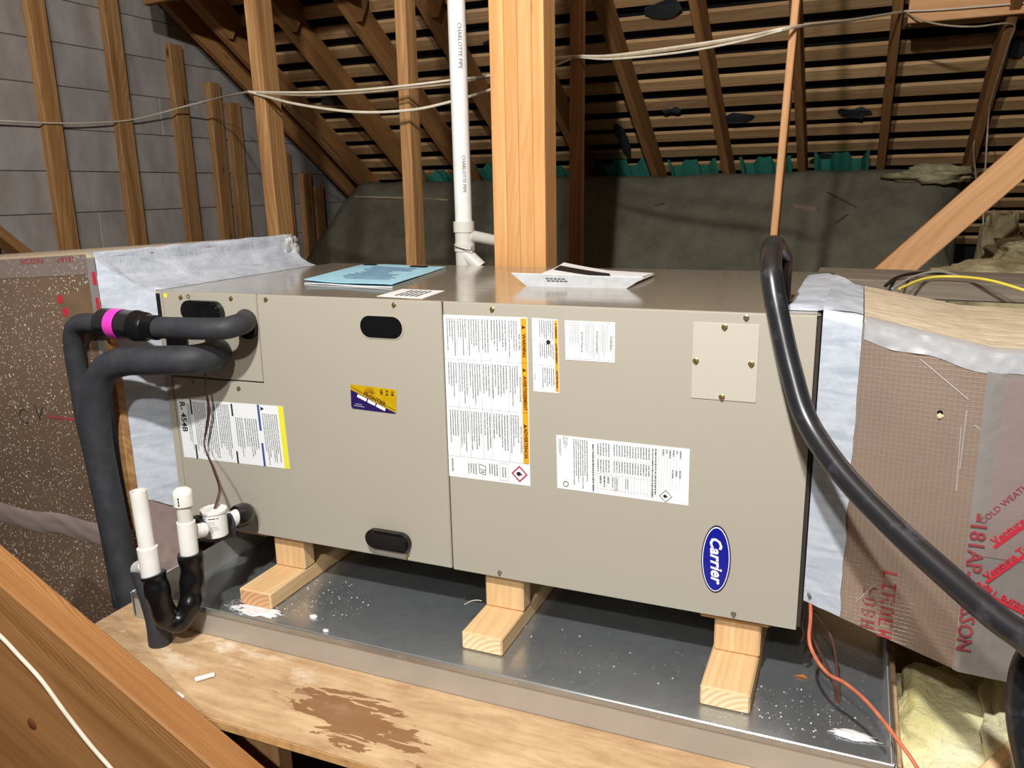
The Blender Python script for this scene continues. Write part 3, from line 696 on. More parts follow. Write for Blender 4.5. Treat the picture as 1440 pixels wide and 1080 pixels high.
# 2 large warning label
lb, q = label('warning_label', ((623.5, 442.5), (741.5, 446.5), (746, 683.5), (632, 669)), 'large white warning label with an orange strip')
vr = (0.0, 0.262, 0.555, 0.865)
patch(q, 0.925, 0.992, 0.005, 0.865, 'orange', lb, 'orange_strip')
for i, s_ in enumerate(('WARNING', 'AVERTISSEMENT', 'ADVERTENCIA')):
    vm = (vr[i]+vr[i+1])/2
    txt(q, s_, 0.958, vm+0.03, 0.0088, lb, 'card_brown', bold=0.0003)
    tri(q, 0.958, vm-(0.075 if i != 1 else 0.105), 0.0075, lb, 'card_brown')
for i, s_ in enumerate(('RISK OF FIRE', "RISQUE D'INCENDIE", 'RIESGO DE INCENDIO')): txt(q, s_, 0.905, (vr[i]+vr[i+1])/2+0.01, 0.0052, lb, 'grey_ink')
cols = [(0.03, 0.15), (0.165, 0.28), (0.295, 0.44), (0.455, 0.55), (0.565, 0.76), (0.775, 0.885)]
bl = [(a, b, vr[i]+0.02, vr[i+1]-0.02, max(2, round((b-a)/0.031)), 0.55, 0.28) for i in range(3) for a, b in cols]
fineprint(q, bl+[(0.03, 0.07, 0.885, 0.965, 1, 0, 0.3), (0.24, 0.36, 0.90, 0.97, 4, 0.2, 0.3), (0.50, 0.62, 0.89, 0.97, 4, 0.3, 0.3), (0.66, 0.72, 0.90, 0.97, 2, 0.2, 0.3)], lb, seed=3)
rules(q, [(0.0, vr[1], 0.99, vr[1]), (0.0, vr[2], 0.99, vr[2]), (0.0, vr[3], 0.99, vr[3])]+[(u, 0, u, vr[3]) for u in (0.158, 0.288, 0.447, 0.557, 0.768)]+[(0.64, 0.88, 0.74, 0.88), (0.74, 0.88, 0.74, 0.985), (0.74, 0.985, 0.64, 0.985), (0.64, 0.985, 0.64, 0.88)], lb)
diamond(q, 0.875, 0.932, 0.0165, lb, 'hazard_red', 0.24)
rules(q, [(0.385, 0.90, 0.465, 0.91), (0.465, 0.91, 0.46, 0.965), (0.46, 0.965, 0.385, 0.955), (0.385, 0.955, 0.385, 0.90), (0.385, 0.93, 0.465, 0.937)], lb, y=-0.0011, w_=0.0011, mat='ink')
txt(q, 'i', 0.425, 0.948, 0.010, lb, bold=0.0004)
# 3 small warning label with orange strip
lb, q = label('warning_label', ((748, 447), (784.5, 449.5), (787, 553), (750.5, 550)), 'small white warning label with an orange strip')
patch(q, 0.86, 0.985, 0.01, 0.985, 'orange', lb, 'orange_strip')
for i, s_ in enumerate(('WARNING', 'AVERTISSEMENT', 'ADVERTENCIA')):
    txt(q, s_, 0.92, (0.17, 0.47, 0.82)[i], 0.0045, lb, 'card_brown', bold=0.0002); tri(q, 0.92, (0.06, 0.33, 0.70)[i], 0.0035, lb, 'card_brown')
fineprint(q, [(0.26, 0.84, 0.02, 0.28, 7, 0.5, 0.5), (0.26, 0.84, 0.33, 0.60, 7, 0.4, 0.5), (0.34, 0.84, 0.66, 0.95, 6, 0.3, 0.5), (0.05, 0.10, 0.75, 0.84, 1, 0, 0.5)], lb, seed=4)
rules(q, [(0, 0.30, 0.86, 0.30), (0, 0.63, 0.86, 0.63)], lb)
x_, z_ = bil(q, 0.62, 0.31); obj('hazard_symbol', lathe([(0, 0), (0.0042, 0)], (x_, -0.0012, z_), (0, -1, 0), 10), M['ink'], lb)
# 4 notice with thin frame
lb, q = label('notice_label', ((794.5, 450.5), (865, 453.5), (864.5, 510), (795.5, 505.5)), 'small white notice label with a thin grey frame')
rules(q, [(0.03, 0.04, 0.97, 0.04), (0.97, 0.04, 0.97, 0.96), (0.97, 0.96, 0.03, 0.96), (0.03, 0.96, 0.03, 0.04), (0.30, 0.04, 0.30, 0.96), (0.38, 0.04, 0.38, 0.96), (0.60, 0.04, 0.60, 0.96), (0.69, 0.04, 0.69, 0.96), (0.88, 0.04, 0.88, 0.96)], lb)
for s_, u in (('WARNING', 0.925), ('AVERTISSEMENT', 0.645), ('ADVERTENCIA', 0.34)): txt(q, s_, u, 0.52, 0.0055, lb, 'grey_ink')
fineprint(q, [(0.08, 0.29, 0.07, 0.62, 7, 0.2, 0.9), (0.40, 0.59, 0.07, 0.93, 6, 0.25, 0.9), (0.71, 0.87, 0.07, 0.93, 5, 0.25, 0.9)], lb, mat='hair_ink', seed=5)
# 5 rating plate label
lb, q = label('rating_label', ((782.5, 611.5), (970, 631.5), (968, 711), (784, 686)), 'wide white rating label with printed tables')
fineprint(q, [(0.015, 0.04, 0.06, 0.40, 2, 0.2, 0.9), (0.05, 0.09, 0.02, 0.25, 3, 0.4, 0.9), (0.13, 0.25, 0.04, 0.97, 7, 0.3, 0.9)], lb, seed=6)
fineprint(q, [(0.315, 0.42, 0.06, 0.30, 5, 0.05, 0.9), (0.315, 0.42, 0.36, 0.60, 5, 0.05, 0.9), (0.44, 0.72, 0.06, 0.28, 14, 0.05, 0.9), (0.44, 0.72, 0.36, 0.58, 14, 0.05, 0.9), (0.33, 0.42, 0.66, 0.86, 3, 0.3, 0.9), (0.43, 0.48, 0.66, 0.92, 3, 0.3, 0.9), (0.53, 0.56, 0.66, 0.86, 2, 0.1, 0.9), (0.80, 0.95, 0.05, 0.20, 6, 0.6, 0.9), (0.87, 0.95, 0.40, 0.55, 3, 0.6, 0.9)], lb, seed=7)
fineprint(q, [(0.275, 0.30, 0.10, 0.98, 1, 0, 1.2), (0.725, 0.77, 0.06, 0.98, 2, 0.1, 1.2)], lb, seed=8, mat='ink')
rules(q, [(0.30, 0.03, 0.30, 0.97), (0.78, 0.03, 0.78, 0.95), (0.43, 0.03, 0.43, 0.97), (0.30, 0.33, 0.78, 0.33), (0.30, 0.63, 0.78, 0.63), (0.30, 0.9, 0.78, 0.9)]+[(0.30+0.0235*k, 0.6, 0.30+0.0235*k, 0.95) for k in range(1, 20)]+[(0.80+0.022*k, 0.05, 0.80+0.022*k, 0.78) for k in range(7)], lb, w_=0.0004)
diamond(q, 0.835, 0.885, 0.0115, lb, 'ink', 0.12)
x_, z_ = bil(q, 0.07, 0.90); obj('listing_mark', lathe([(0.0042, 0), (0.0055, 0)], (x_, -0.0012, z_), (0, -1, 0), 14), M['ink'], lb)
# 6 gold and purple sticker
lb, q = label('promo_sticker', ((493, 540), (557.5, 548), (557.5, 582), (494.5, 574)), 'gold and purple promotional sticker', 'card_gold')
bm = bmesh.new(); bm.faces.new([bm.verts.new((bil(q, u, v)[0], -0.0010, bil(q, u, v)[1])) for u, v in ((0.0, 0.22), (1.0, 0.97), (0.97, 1.0), (0.03, 1.0), (0.0, 0.93))]); obj('purple_corner', bm, M['card_purple'], lb)
rules(q, [(0.02, 0.12, 0.98, 0.86)], lb, y=-0.0011, w_=0.0012, mat='card_brown')
d_ = V((bil(q, 1, 0.95)[0]-bil(q, 0, 0.22)[0], 0, bil(q, 1, 0.95)[1]-bil(q, 0, 0.22)[1])).normalized(); n_ = V((-d_.z, 0, d_.x))
x_, z_ = bil(q, 0.53, 0.50); letter('FRONTIER', (x_, -0.0014, z_), d_, n_, 0.0115, M['card_brown'], lb, bold=0.0003)
x_, z_ = bil(q, 0.46, 0.655)
bm = bmesh.new()
for (a, b) in ((-0.034, -0.012), (-0.009, 0.009), (0.012, 0.033)):
    bm.faces.new([bm.verts.new(V((x_, -0.0013, z_))+d_*u+n_*v) for u, v in ((a, -0.0032), (b, -0.0032), (b, 0.0032), (a, 0.0032))])
obj('white_wording', bm, M['badge_white'], lb)
xs, zs = bil(q, 0.42, 0.36); bm = bmesh.new()
for k in range(7):
    a = math.radians(28+k*19); dd = V((math.cos(a), 0, math.sin(a))); nn = V((-dd.z, 0, dd.x))*0.0006
    o_ = V((xs, -0.0012, zs)); bm.faces.new([bm.verts.new(o_+p_) for p_ in (dd*0.005-nn, dd*0.015-nn, dd*0.015+nn, dd*0.005+nn)])
obj('sun_rays', bm, M['card_brown'], lb)
fineprint(q, [(0.62, 0.98, 0.08, 0.30, 3, 0.2, 3)], lb, mat='card_brown', seed=9)
rules(q, [(0.06, 0.86, 0.30, 0.88), (0.10, 0.78, 0.25, 0.80)], lb, y=-0.0012, w_=0.0016, mat='hair_ink')
# 7 oval badge
cx, cz = 1.196, 0.1075
def oval(a, b, y0, y1): return prism([(cx+a*math.cos(k/40*2*math.pi), cz+b*math.sin(k/40*2*math.pi)) for k in range(40)], 'Y', y0, y1)
bd = obj('brand_badge', oval(0.0250, 0.0625, -0.0016, -0.0001), M['badge_dark'], ah); bd['label'] = 'blue oval badge lettered Carrier'
obj('white_ring', oval(0.0232, 0.0600, -0.0020, -0.0017), M['badge_white'], bd)
obj('blue_field', oval(0.0218, 0.0580, -0.0024, -0.0021), M['badge_blue'], bd)
letter('Carrier', (cx, -0.0028, cz), (0.06, 0, -1), (1, 0, 0.06), 0.0275, M['badge_white'], bd, bold=0.0008, shear=0.28, spacing=1.02)
# sticker on the top sheet
q4 = [at(px, py, Z=H+0.0008) for px, py in ((566, 406.5), (625.5, 409), (594, 420), (530, 416.5))]
bm = prism([(v.x, v.y) for v in q4], 'Z', H+0.0007, H+0.0012)
tl = obj('top_label', bm, M['white_print'], ah)
bm = bmesh.new()
for k in range(5):
    u0 = 0.30+k*0.11; 
    for v0, v1 in ((0.15, 0.45), (0.5, 0.85)):
        P_ = lambda u, v: (q4[0].lerp(q4[1], u)).lerp(q4[3].lerp(q4[2], u), v)+V((0, 0, 0.0009))
        bm.faces.new([bm.verts.new(P_(u, v)) for u, v in ((u0, v0), (u0+0.05, v0), (u0+0.05, v1), (u0, v1))])
obj('fine_print', bm, M['grey_ink'], tl)
# rubbed debris specks lying on the top sheet are in its paint; a foil tag and bolt at the right end
c = at(1103, 428, Z=H+0.004); obj('cable_clamp', lathe([(0, 0), (0.012, 0), (0.012, 0.006), (0.008, 0.008), (0.008, 0.014), (0, 0.014)], (c.x, c.y+0.01, H+0.0006), (0, 0, 1), 12), M['screw_steel'], ah)
c = F(1133, 838, 0.0); obj('ground_lug', lathe([(0, 0), (0.006, 0), (0.006, 0.012), (0.003, 0.014), (0.003, 0.022), (0, 0.022)], (L+0.012, 0.012, 0.074), (0.3, -1, -0.2), 8), M['screw_steel'], ah)

# ================================================================== MANUALS ON TOP
def sheet(corners, nu, nv, zf, th):
    """paper: four corners (TL,TR,BR,BL) in 3-D, zf(u,v) extra height"""
    bm = bmesh.new(); g_ = []
    for i in range(nu+1):
        c_ = []
        for j in range(nv+1):
            u, v = i/nu, j/nv; p_ = (corners[0].lerp(corners[1], u)).lerp(corners[3].lerp(corners[2], u), v); c_.append(bm.verts.new(p_+V((0, 0, zf(u, v)))))
        g_.append(c_)
    lo = [[bm.verts.new(v.co-V((0, 0, th))) for v in c_] for c_ in g_]
    for i in range(nu):
        for j in range(nv):
            f = bm.faces.new((g_[i][j], g_[i+1][j], g_[i+1][j+1], g_[i][j+1])); f.smooth = True
            f = bm.faces.new((lo[i][j], lo[i][j+1], lo[i+1][j+1], lo[i+1][j])); f.smooth = True
    rim = [(i, 0) for i in range(nu)]+[(nu, j) for j in range(nv)]+[(i, nv) for i in range(nu, 0, -1)]+[(0, j) for j in range(nv, 0, -1)]
    for (a, b), (c, d) in zip(rim, rim[1:]+rim[:1]): bm.faces.new((g_[a][b], lo[a][b], lo[c][d], g_[c][d]))
    return bm
T0 = H+0.0012
cor = [at(px, py, Z=T0) for px, py in ((510, 375), (627, 378.5), (552, 405), (428, 399))]
man = thing('manual', 'pale blue instruction booklet lying on the cabinet top', 'manual', sum(cor, V())/4)
wavy = lambda u, v: 0.002*math.sin(u*5+v*3)+0.004*(v**3)*(1-u)
obj('pages', sheet(cor, 10, 8, lambda u, v: 0.002+0.0006*math.sin(u*7)*v, 0.002), M['pages'], man)
obj('cover', sheet(cor, 14, 10, lambda u, v: 0.0062+max(0, wavy(u, v)), 0.0012), M['blue_cover'], man)
PT = lambda u, v: (cor[0].lerp(cor[1], u)).lerp(cor[3].lerp(cor[2], u), v)
bm = bmesh.new(); rnd = random.Random(4)
for k in range(9):
    v0 = 0.18+k*0.075; u0 = 0.22+0.1*rnd.random(); u1 = 0.75+0.1*rnd.random()
    if k in (3, 4): u0, u1 = 0.3, 0.62
    pts = []
    for u, v in ((u0, v0), (u1, v0), (u1, v0+0.018), (u0, v0+0.018)): pts.append(bm.verts.new(PT(u, v)+V((0, 0, 0.0079+max(0, wavy(u, v))))))
    bm.faces.new(pts)
obj('cover_print', bm, M['label_blue'], man)
for u0, u1 in ((0.05, 0.22), (0.62, 0.82)):
    bm = bmesh.new(); bm.faces.new([bm.verts.new(PT(u, v)+V((0, 0, 0.0083+max(0, wavy(u, v))))) for u, v in ((u0, 0.02), (u1, 0.02), (u1, 0.10), (u0, 0.10))]); obj('black_print', bm, M['ink'], man)
# white manual: curled, seen nearly edge on
def white_manual():
    nl = at(741, 402, Z=T0); nr = at(880, 405.5, Z=T0); bl_ = at(722, 381, Z=T0+0.02); 
    fl, fr = at(788, 377, Z=T0+0.012), at(920, 385, Z=T0+0.006)
    root = thing('manual', 'curled white manual with a black band lying on the cabinet top', 'manual', (nl+nr)/2)
    # front leaf: rises from the near edge and leans back towards the camera side
    tl_ = at(719, 383.5, Y=nl.y-0.012); tr_ = at(905, 390, Y=nr.y-0.012)
    obj('cover', sheet([tl_, tr_, nr, nl], 12, 6, lambda u, v: 0.0, 0.0012), M['pages'], root)
    c_ = [fl, fr, nr+V((0, 0, 0.001)), nl+V((0, 0, 0.001))]
    obj('pages', sheet(c_, 12, 8, lambda u, v: 0.008*math.sin(v*math.pi)*(1-u*0.4)+0.0015, 0.004), M['paper'], root)
    # second leaf standing up with its black band
    apex = at(793, 369, Y=fl.y-0.03); b0 = at(918, 386.5, Y=fr.y-0.02); b1 = at(882, 402, Y=nr.y+0.004); b2 = at(765, 386, Y=nl.y+0.015)
    s4 = [apex, b0, b1, b2]
    obj('leaf', sheet(s4, 10, 6, lambda u, v: -0.004*math.sin(u*math.pi)*(1-v), 0.001), M['paper'], root)
    Q = lambda u, v: (s4[0].lerp(s4[1], u)).lerp(s4[3].lerp(s4[2], u), v)
    bm = bmesh.new(); n_ = 10; up_ = V((0, -0.0012, 0.0012))
    for k in range(n_):
        u0, u1 = 0.02+0.9*k/n_, 0.02+0.9*(k+1)/n_
        pts = [Q(u, v)+V((0, 0, -0.004*math.sin(u*math.pi)*(1-v)))+up_ for u, v in ((u0, 0.28), (u1, 0.28), (u1, 0.62), (u0, 0.62))]; bm.faces.new([bm.verts.new(p_) for p_ in pts])
    obj('black_band', bm, M['ink'], root)
    bm = bmesh.new(); C4 = [tl_, tr_, nr, nl]; Q2 = lambda u, v: (C4[0].lerp(C4[1], u)).lerp(C4[3].lerp(C4[2], u), v)+V((0, -0.0016, 0.0006))
    for v0, u0, u1 in ((0.34, 0.25, 0.42), (0.52, 0.25, 0.44)):
        for k in range(5):
            a = u0+(u1-u0)*k/5; bm.faces.new([bm.verts.new(Q2(u, v)) for u, v in ((a, v0), (a+(u1-u0)*0.16, v0), (a+(u1-u0)*0.16, v0+0.09), (a, v0+0.09))])
    obj('fine_print', bm, M['grey_ink'], root)
white_manual()

# ================================================================== LEFT DUCT (return side)
ld = thing('foil_duct', 'speckled brown foil duct box joined to the left end of the unit', 'duct', (-0.4, 0.1, -0.3))
EX = -0.1000; FY = -0.074; BY = 0.585
def loft(secs, bm=None):
    """list of (list of points) sections -> closed skin"""
    bm = bm or bmesh.new(); R = [[bm.verts.new(p_) for p_ in s_] for s_ in secs]; n = len(R[0])
    for a, b in zip(R, R[1:]):
        for k in range(n): bm.faces.new((a[k], a[(k+1) % n], b[(k+1) % n], b[k]))
    bm.faces.new(R[0][::-1]); bm.faces.new(R[-1]); return bm
def lsec(x):
    zt = 0.612+(x-EX)*0.055
    return [V((x, FY, -0.30)), V((x, BY, -0.30)), V((x, BY, zt)), V((x, FY, zt))]
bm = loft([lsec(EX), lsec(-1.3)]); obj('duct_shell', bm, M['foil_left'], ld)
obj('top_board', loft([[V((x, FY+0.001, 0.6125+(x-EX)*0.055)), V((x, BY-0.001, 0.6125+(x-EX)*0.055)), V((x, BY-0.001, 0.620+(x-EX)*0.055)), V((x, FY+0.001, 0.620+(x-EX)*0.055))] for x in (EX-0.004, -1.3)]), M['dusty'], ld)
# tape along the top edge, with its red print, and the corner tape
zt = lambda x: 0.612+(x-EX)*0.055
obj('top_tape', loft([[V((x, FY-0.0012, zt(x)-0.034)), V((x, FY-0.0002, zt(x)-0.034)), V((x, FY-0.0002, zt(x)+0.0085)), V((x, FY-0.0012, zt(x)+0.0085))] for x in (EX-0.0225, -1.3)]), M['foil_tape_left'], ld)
for s_, px in (('FASSON', 45), ('181AP', 93)):
    c = at(px, 371, Y=FY-0.0016); letter(s_, (c.x, FY-0.0018, zt(c.x)+0.001), (-1, 0, -0.055), (0, 0, -1), 0.0165, M['red_dull'], ld, spacing=1.25, bold=0.0005)
def wallrib(y0, y1, pts_t, pts_b): pass
obj('corner_tape', B(EX-0.0215, EX+0.0012, FY-0.0018, FY-0.0004, -0.25, 0.612, 0.0003), M['foil_tape'], ld)
for z_ in (0.555, 0.50, 0.44): obj('tape_mark', B(EX-0.0095, EX+0.0008, FY-0.0023, FY-0.0019, z_, z_+0.028), M['red_ink'], ld)
# dark tape patch with scratched marks
pp = [at(px, py, Y=FY-0.001) for px, py in ((80, 418), (131, 402), (140, 470), (97, 470))]
po = obj('tape_patch', prism([(v.x, v.z) for v in pp], 'Y', FY-0.0014, FY-0.0003), M['kraft'], ld)
for px, py in ((84, 421), (92, 439)):
    c = at(px, py, Y=FY-0.002); obj('tape_mark', prism([(c.x+0.010*math.cos(k), c.z+0.011*math.sin(k)) for k in (0.2, 1.3, 2.6, 3.9, 5.2)], 'Y', FY-0.0020, FY-0.0016), M['red_ink'], po)
# wrinkled seam tape across the face
bm = bmesh.new(); prev = None; top_ = []
for k in range(41):
    px = -120+k*7.3; py = 700+k*1.45; c = at(px, py, Y=FY-0.003)
    col_ = [bm.verts.new((c.x, FY-0.0006-0.0065*abs(math.sin(j*1.1+k*0.35+math.sin(k*1.7)))*(1 if 0 < j < 5 else 0), c.z+0.030-0.011*j+0.004*math.sin(k*0.5))) for j in range(6)]
    if prev:
        for j in range(5):
            f = bm.faces.new((prev[j], col_[j], col_[j+1], prev[j+1])); f.smooth = True
    prev = col_
obj('seam_tape', bm, M['foil_pink'], ld)
# hand-marked stamps
for s_, px, py in (('C', 33, 586), ('V', 55, 582)):
    c = at(px, py, Y=FY-0.001); letter(s_, (c.x, FY-0.0012, c.z), (1, 0, -0.1), (0.1, 0, 1), 0.055, M['gasket'], ld, bold=-0.001)
c = at(88, 588, Y=FY-0.001); obj('stamp_line', B(c.x-0.05, c.x+0.05, FY-0.0013, FY-0.0009, c.z-0.003, c.z+0.003), M['red_dull'], ld)
# mastic over the end face and up onto the cabinet top
def grid_skin(bm, f, nu, nv):
    g_ = [[bm.verts.new(f(i/nu, j/nv)) for j in range(nv+1)] for i in range(nu+1)]
    for i in range(nu):
        for j in range(nv): q_ = bm.faces.new((g_[i][j], g_[i+1][j], g_[i+1][j+1], g_[i][j+1])); q_.smooth = True
def mast_left():
    bm = bmesh.new(); nz = lambda a, b, c_, k: k*noise.noise(V((a, b, c_)))
    # slanted face from the duct corner to the cabinet flange
    CX, CY, UX, UY = EX+0.0015, FY+0.001, -0.0192, 0.0045
    topz = lambda u: H+0.0012+(0.6125-H-0.0012)*(1-u)**1.6
    grid_skin(bm, lambda u, v: V((CX+(UX-CX)*u+nz(u*5, v*16, 2, 0.0014), CY+(UY-CY)*u-nz(u*6, v*14, 4, 0.0016), 0.050+0.012*math.sin(u*5)+(topz(u)-0.05-0.012*math.sin(u*5))*v)), 16, 60)
    # upper band and the fillet running down onto the cabinet top
    def fil(u, v):
        ys = UY+(CY-UY)*min(1, v/0.72); y = ys+(BY-ys)*u; xs_ = UX+0.010-0.012*u+nz(u*14, 0, 7, 0.002)*min(1, u*6)
        prof = [(xs_, H+0.0012), (xs_-0.010, H+0.0035), (EX*0.35+xs_*0.65, H+0.010), (EX*0.65+xs_*0.35, H+0.022), (EX+0.016, H+0.038), (EX+0.003, H+0.056), (EX+0.002, H+0.068), (EX+0.001, H+0.078), (EX-0.003, 0.6225), (EX-0.022, 0.6222)]
        k = v*(len(prof)-1); a = min(int(k), len(prof)-2); t_ = k-a
        x = prof[a][0]*(1-t_)+prof[a+1][0]*t_; z_ = prof[a][1]*(1-t_)+prof[a+1][1]*t_
        if u < 0.02 and v < 0.75:
            uu = max(0, 1-v/0.72); x = CX+(UX-CX)*uu; z_ = topz(uu)
        m_ = (1 if 0 < v < 0.95 else 0)*min(1, u*10)
        return V((x+nz(y*16, z_*40, 3, 0.003)*m_, y, z_+nz(y*22, x*30, 5, 0.003)*m_))
    grid_skin(bm, fil, 60, 18)
    # cap of the band in front of the cabinet
    grid_skin(bm, lambda u, v: V((EX+0.0015-0.022*v, FY+0.08*u, 0.6122+0.0105*min(1, v*2.5))), 8, 4)
    return bm
obj('mastic_coat', mast_left(), M['mastic'], ld)
obj('corner_strip', B(EX+0.001, EX+0.019, FY-0.004, FY+0.016, 0.0, 0.47, 0.0015), M['stud'], ld)
bm = bmesh.new(); grid_skin(bm, lambda u, v: V((EX+0.004+(-0.024-EX)*u+0.004*noise.noise(V((u*9, v*9, 3))), FY+0.008+(0.004-FY)*u+0.007*noise.noise(V((u*8, v*7, 8))), -0.20+0.28*v)), 14, 26); obj('lower_foil', bm, M['foil_pink'], ld)
tag(obj('torn_foil_flap', lump((EX+0.004, BY-0.008, 0.590), 0.014, 0.026, 0.026, 9, 0.9, 26, 16), M['foil_bright'], ld), None, None)

# ================================================================== RIGHT DUCT (supply side)
rd = thing('foil_duct', 'scrim-reinforced foil duct joined to the right end of the unit', 'duct', (1.75, 0.2, 0.0))
def rsec(x):
    # (front y, top z, bottom z) along the run
    if x <= 1.57: k = (x-1.346)/(1.57-1.346); return 0.0-0.05*k, 0.540-0.042*k, 0.055-0.047*k
    k = (x-1.57)/0.6; return -0.05-0.01*k, 0.498-0.02*k, 0.008-0.012*k
RB = 0.42
def rl(x, a=0.0, ztop=0.0): fy, tz, bz = rsec(x); return [V((x, fy, bz)), V((x, RB, bz)), V((x, RB, tz)), V((x, fy, tz))]
obj('duct_shell', loft([rl(1.342), rl(1.57), rl(2.35)]), M['foil_right'], rd)
obj('top_board', loft([[V((x, rsec(x)[0]+0.012, rsec(x)[1]+0.0004)), V((x, RB, rsec(x)[1]+0.0004)), V((x, RB, rsec(x)[1]+0.006)), V((x, rsec(x)[0]+0.016, rsec(x)[1]+0.006))] for x in (1.40, 1.57, 2.35)]), M['dusty'], rd)
# bright tape folded over the top front edge
def strip(xs, z0, z1, off, amp, nj, seed, top=False):
    bm = bmesh.new(); prev = None
    for i, x in enumerate(xs):
        fy, tz, bz = rsec(x); col_ = []
        for j in range(nj+1):
            z_ = z0(x)+(z1(x)-z0(x))*j/nj
            col_.append(bm.verts.new((x, fy-off-amp*abs(noise.noise(V((x*60, z_*60, seed)))), z_)))
        if top: col_.append(bm.verts.new((x, fy+0.012, tz+0.0068))); col_.append(bm.verts.new((x, fy+0.026+0.006*noise.noise(V((x*40, 1, 2))), tz+0.0072)))
        if prev:
            for a, b, c_, d_ in zip(prev, col_, col_[1:], prev[1:]): f = bm.faces.new((a, b, c_, d_)); f.smooth = True
        prev = col_
    return bm
xs = [1.397+0.004*k for k in range(1, 230)]
obj('edge_tape', strip(xs, lambda x: rsec(x)[1]-0.026+0.003*math.sin(x*60), lambda x: rsec(x)[1]+0.004, 0.0008, 0.003, 5, 1, True), M['foil_bright'], rd)
# tape wrapped round the upright corner
xs2 = [1.562+0.003*k for k in range(28)]
obj('corner_tape', strip(xs2, lambda x: rsec(x)[2]-0.001, lambda x: rsec(x)[1]-0.024, 0.0010, 0.0016, 60, 5), M['foil_tape'], rd)
xs3 = [1.585+0.006*k for k in range(60)]
obj('printed_tape', strip(xs3, lambda x: 0.20, lambda x: rsec(x)[1]-0.03, 0.0024, 0.0008, 36, 8), M['foil_pink'], rd)
def on_right(px, py):
    # intersect with the two front planes of the duct
    P1 = at(px, py, Y=-0.05)
    if P1.x >= 1.57: return at(px, py, Y=-0.0502-0.01*(P1.x-1.57)/0.6), V((1, -0.0167, -0.02)).normalized()
    n_ = V((0.05, 0.224, 0)).normalized(); p0 = V((1.346, 0, 0)); d = ray(px, py); tt = (p0-CAM).dot(n_)/d.dot(n_)
    return CAM+d*tt-n_*0.0012, V((0.224, -0.05, -0.042)).normalized()
def rtext(s_, px, py, ang, size, mat, **k):
    c, xd = on_right(px, py); nrm = V((xd.y, -xd.x, 0)).normalized()  # outward (towards -y)
    upv = V((0, 0, 1)); a = math.radians(ang); X_ = xd*math.cos(a)+upv*math.sin(a); Y_ = -xd*math.sin(a)+upv*math.cos(a)
    return letter(s_, c+V((0, -0.0036, 0)), X_, Y_, size, M[mat], rd, **k)
rtext('181AP', 1371, 768, -90, 0.030, 'red_dull', bold=0.0004)
rtext('FASSON', 1358, 870, -90, 0.029, 'red_dull', bold=0.0004)
for px, py in ((1380, 727), (1366, 808)):
    rtext('-', px, py, -90, 0.05, 'red_dull')
rtext('COLD WEATHER', 1417, 703, 52, 0.0125, 'red_dull')
rtext('Venture Tape', 1433, 735, 50, 0.016, 'red_ink', bold=0.0004)
rtext('Venture Tape', 1421, 785, 50, 0.016, 'red_ink', bold=0.0004)
rtext('Venture Tape', 1415, 842, 158, 0.016, 'red_ink', bold=0.0004)
for px, py, ang in ((1437, 738, 50), (1425, 788, 50), (1412, 849, 158)):
    c, xd = on_right(px, py); a_ = math.radians(ang); X_ = xd*math.cos(a_)+V((0, 0, 1))*math.sin(a_); Y_ = -xd*math.sin(a_)+V((0, 0, 1))*math.cos(a_)
    bm = bmesh.new(); bm.faces.new([bm.verts.new(c+V((0, -0.0034, 0))+X_*u+Y_*v) for u, v in ((-0.05, -0.0045), (0.045, -0.0045), (0.05, 0.0005), (-0.05, 0.0005))]); obj('red_banner', bm, M['red_ink'], rd)
# dot-matrix stamp: columns of dots
def dots(px0, py0, dx, dy, rows_, seed):
    rnd = random.Random(seed); bm = bmesh.new()
    for r_, row_ in enumerate(rows_):
        for c_, ch in enumerate(row_):
            if ch != '#': continue
            c, xd = on_right(px0+c_*dx[0]+r_*dy[0], py0+c_*dx[1]+r_*dy[1])
            s_ = 0.0017*rnd.uniform(0.8, 1.3)
            bm.faces.new([bm.verts.new(c+V((0, -0.0004, 0))+xd*math.cos(k*1.257)*s_+V((0, 0, 1))*math.sin(k*1.257)*s_) for k in range(5)])
    return bm
rows_a = ['#######', '#......', '#......', '.......', '#.....#', '#######', '#.....#', '.......', '#######', '...#..#', '..##..#', '##...#.', '.......', '######.', '......#', '######.', '.......', '#######', '#..#..#', '#.....#', '.......', '#######', '..##...', '#######']
obj('stamp_dots', dots(1243, 803, (2.9, 0.75), (-0.35, 3.9), rows_a, 1), M['red_ink'], rd)
rows_b = ['....###', '#..#...', '#..#...', '.......', '.#####.', '#.....#', '.#####.', '.......', '#######', '#..#..#', '.##.##.', '.......', '#######', '...#...', '#######']
obj('stamp_dots', dots(1216, 824, (2.8, 0.8), (-0.35, 3.9), rows_b, 2), M['red_dull'], rd)
# puncture hole with torn foil
c, xd = on_right(1322, 580)
obj('puncture', lathe([(0, 0), (0.004, 0)], c+V((0, -0.001, 0)), (0, -1, 0), 9), M['hole'], rd)
obj('torn_foil', lump(c+V((0, -0.001, -0.005)), 0.004, 0.002, 0.004, 3, 0.6, 10, 6), M['fibreglass'], rd)
# pale scratches in the foil
for (a, b) in (((1294, 505), (1362, 562)), ((1360, 578), (1350, 660)), ((1352, 600), (1345, 690)), ((1370, 598), (1392, 614)), ((1232, 820), (1205, 845))):
    p0, xd = on_right(*a); p1, _ = on_right(*b); obj('scratch', tube([p0, (p0+p1)/2, p1], 0.0007, 4, 3), M['foil_bright'], rd)
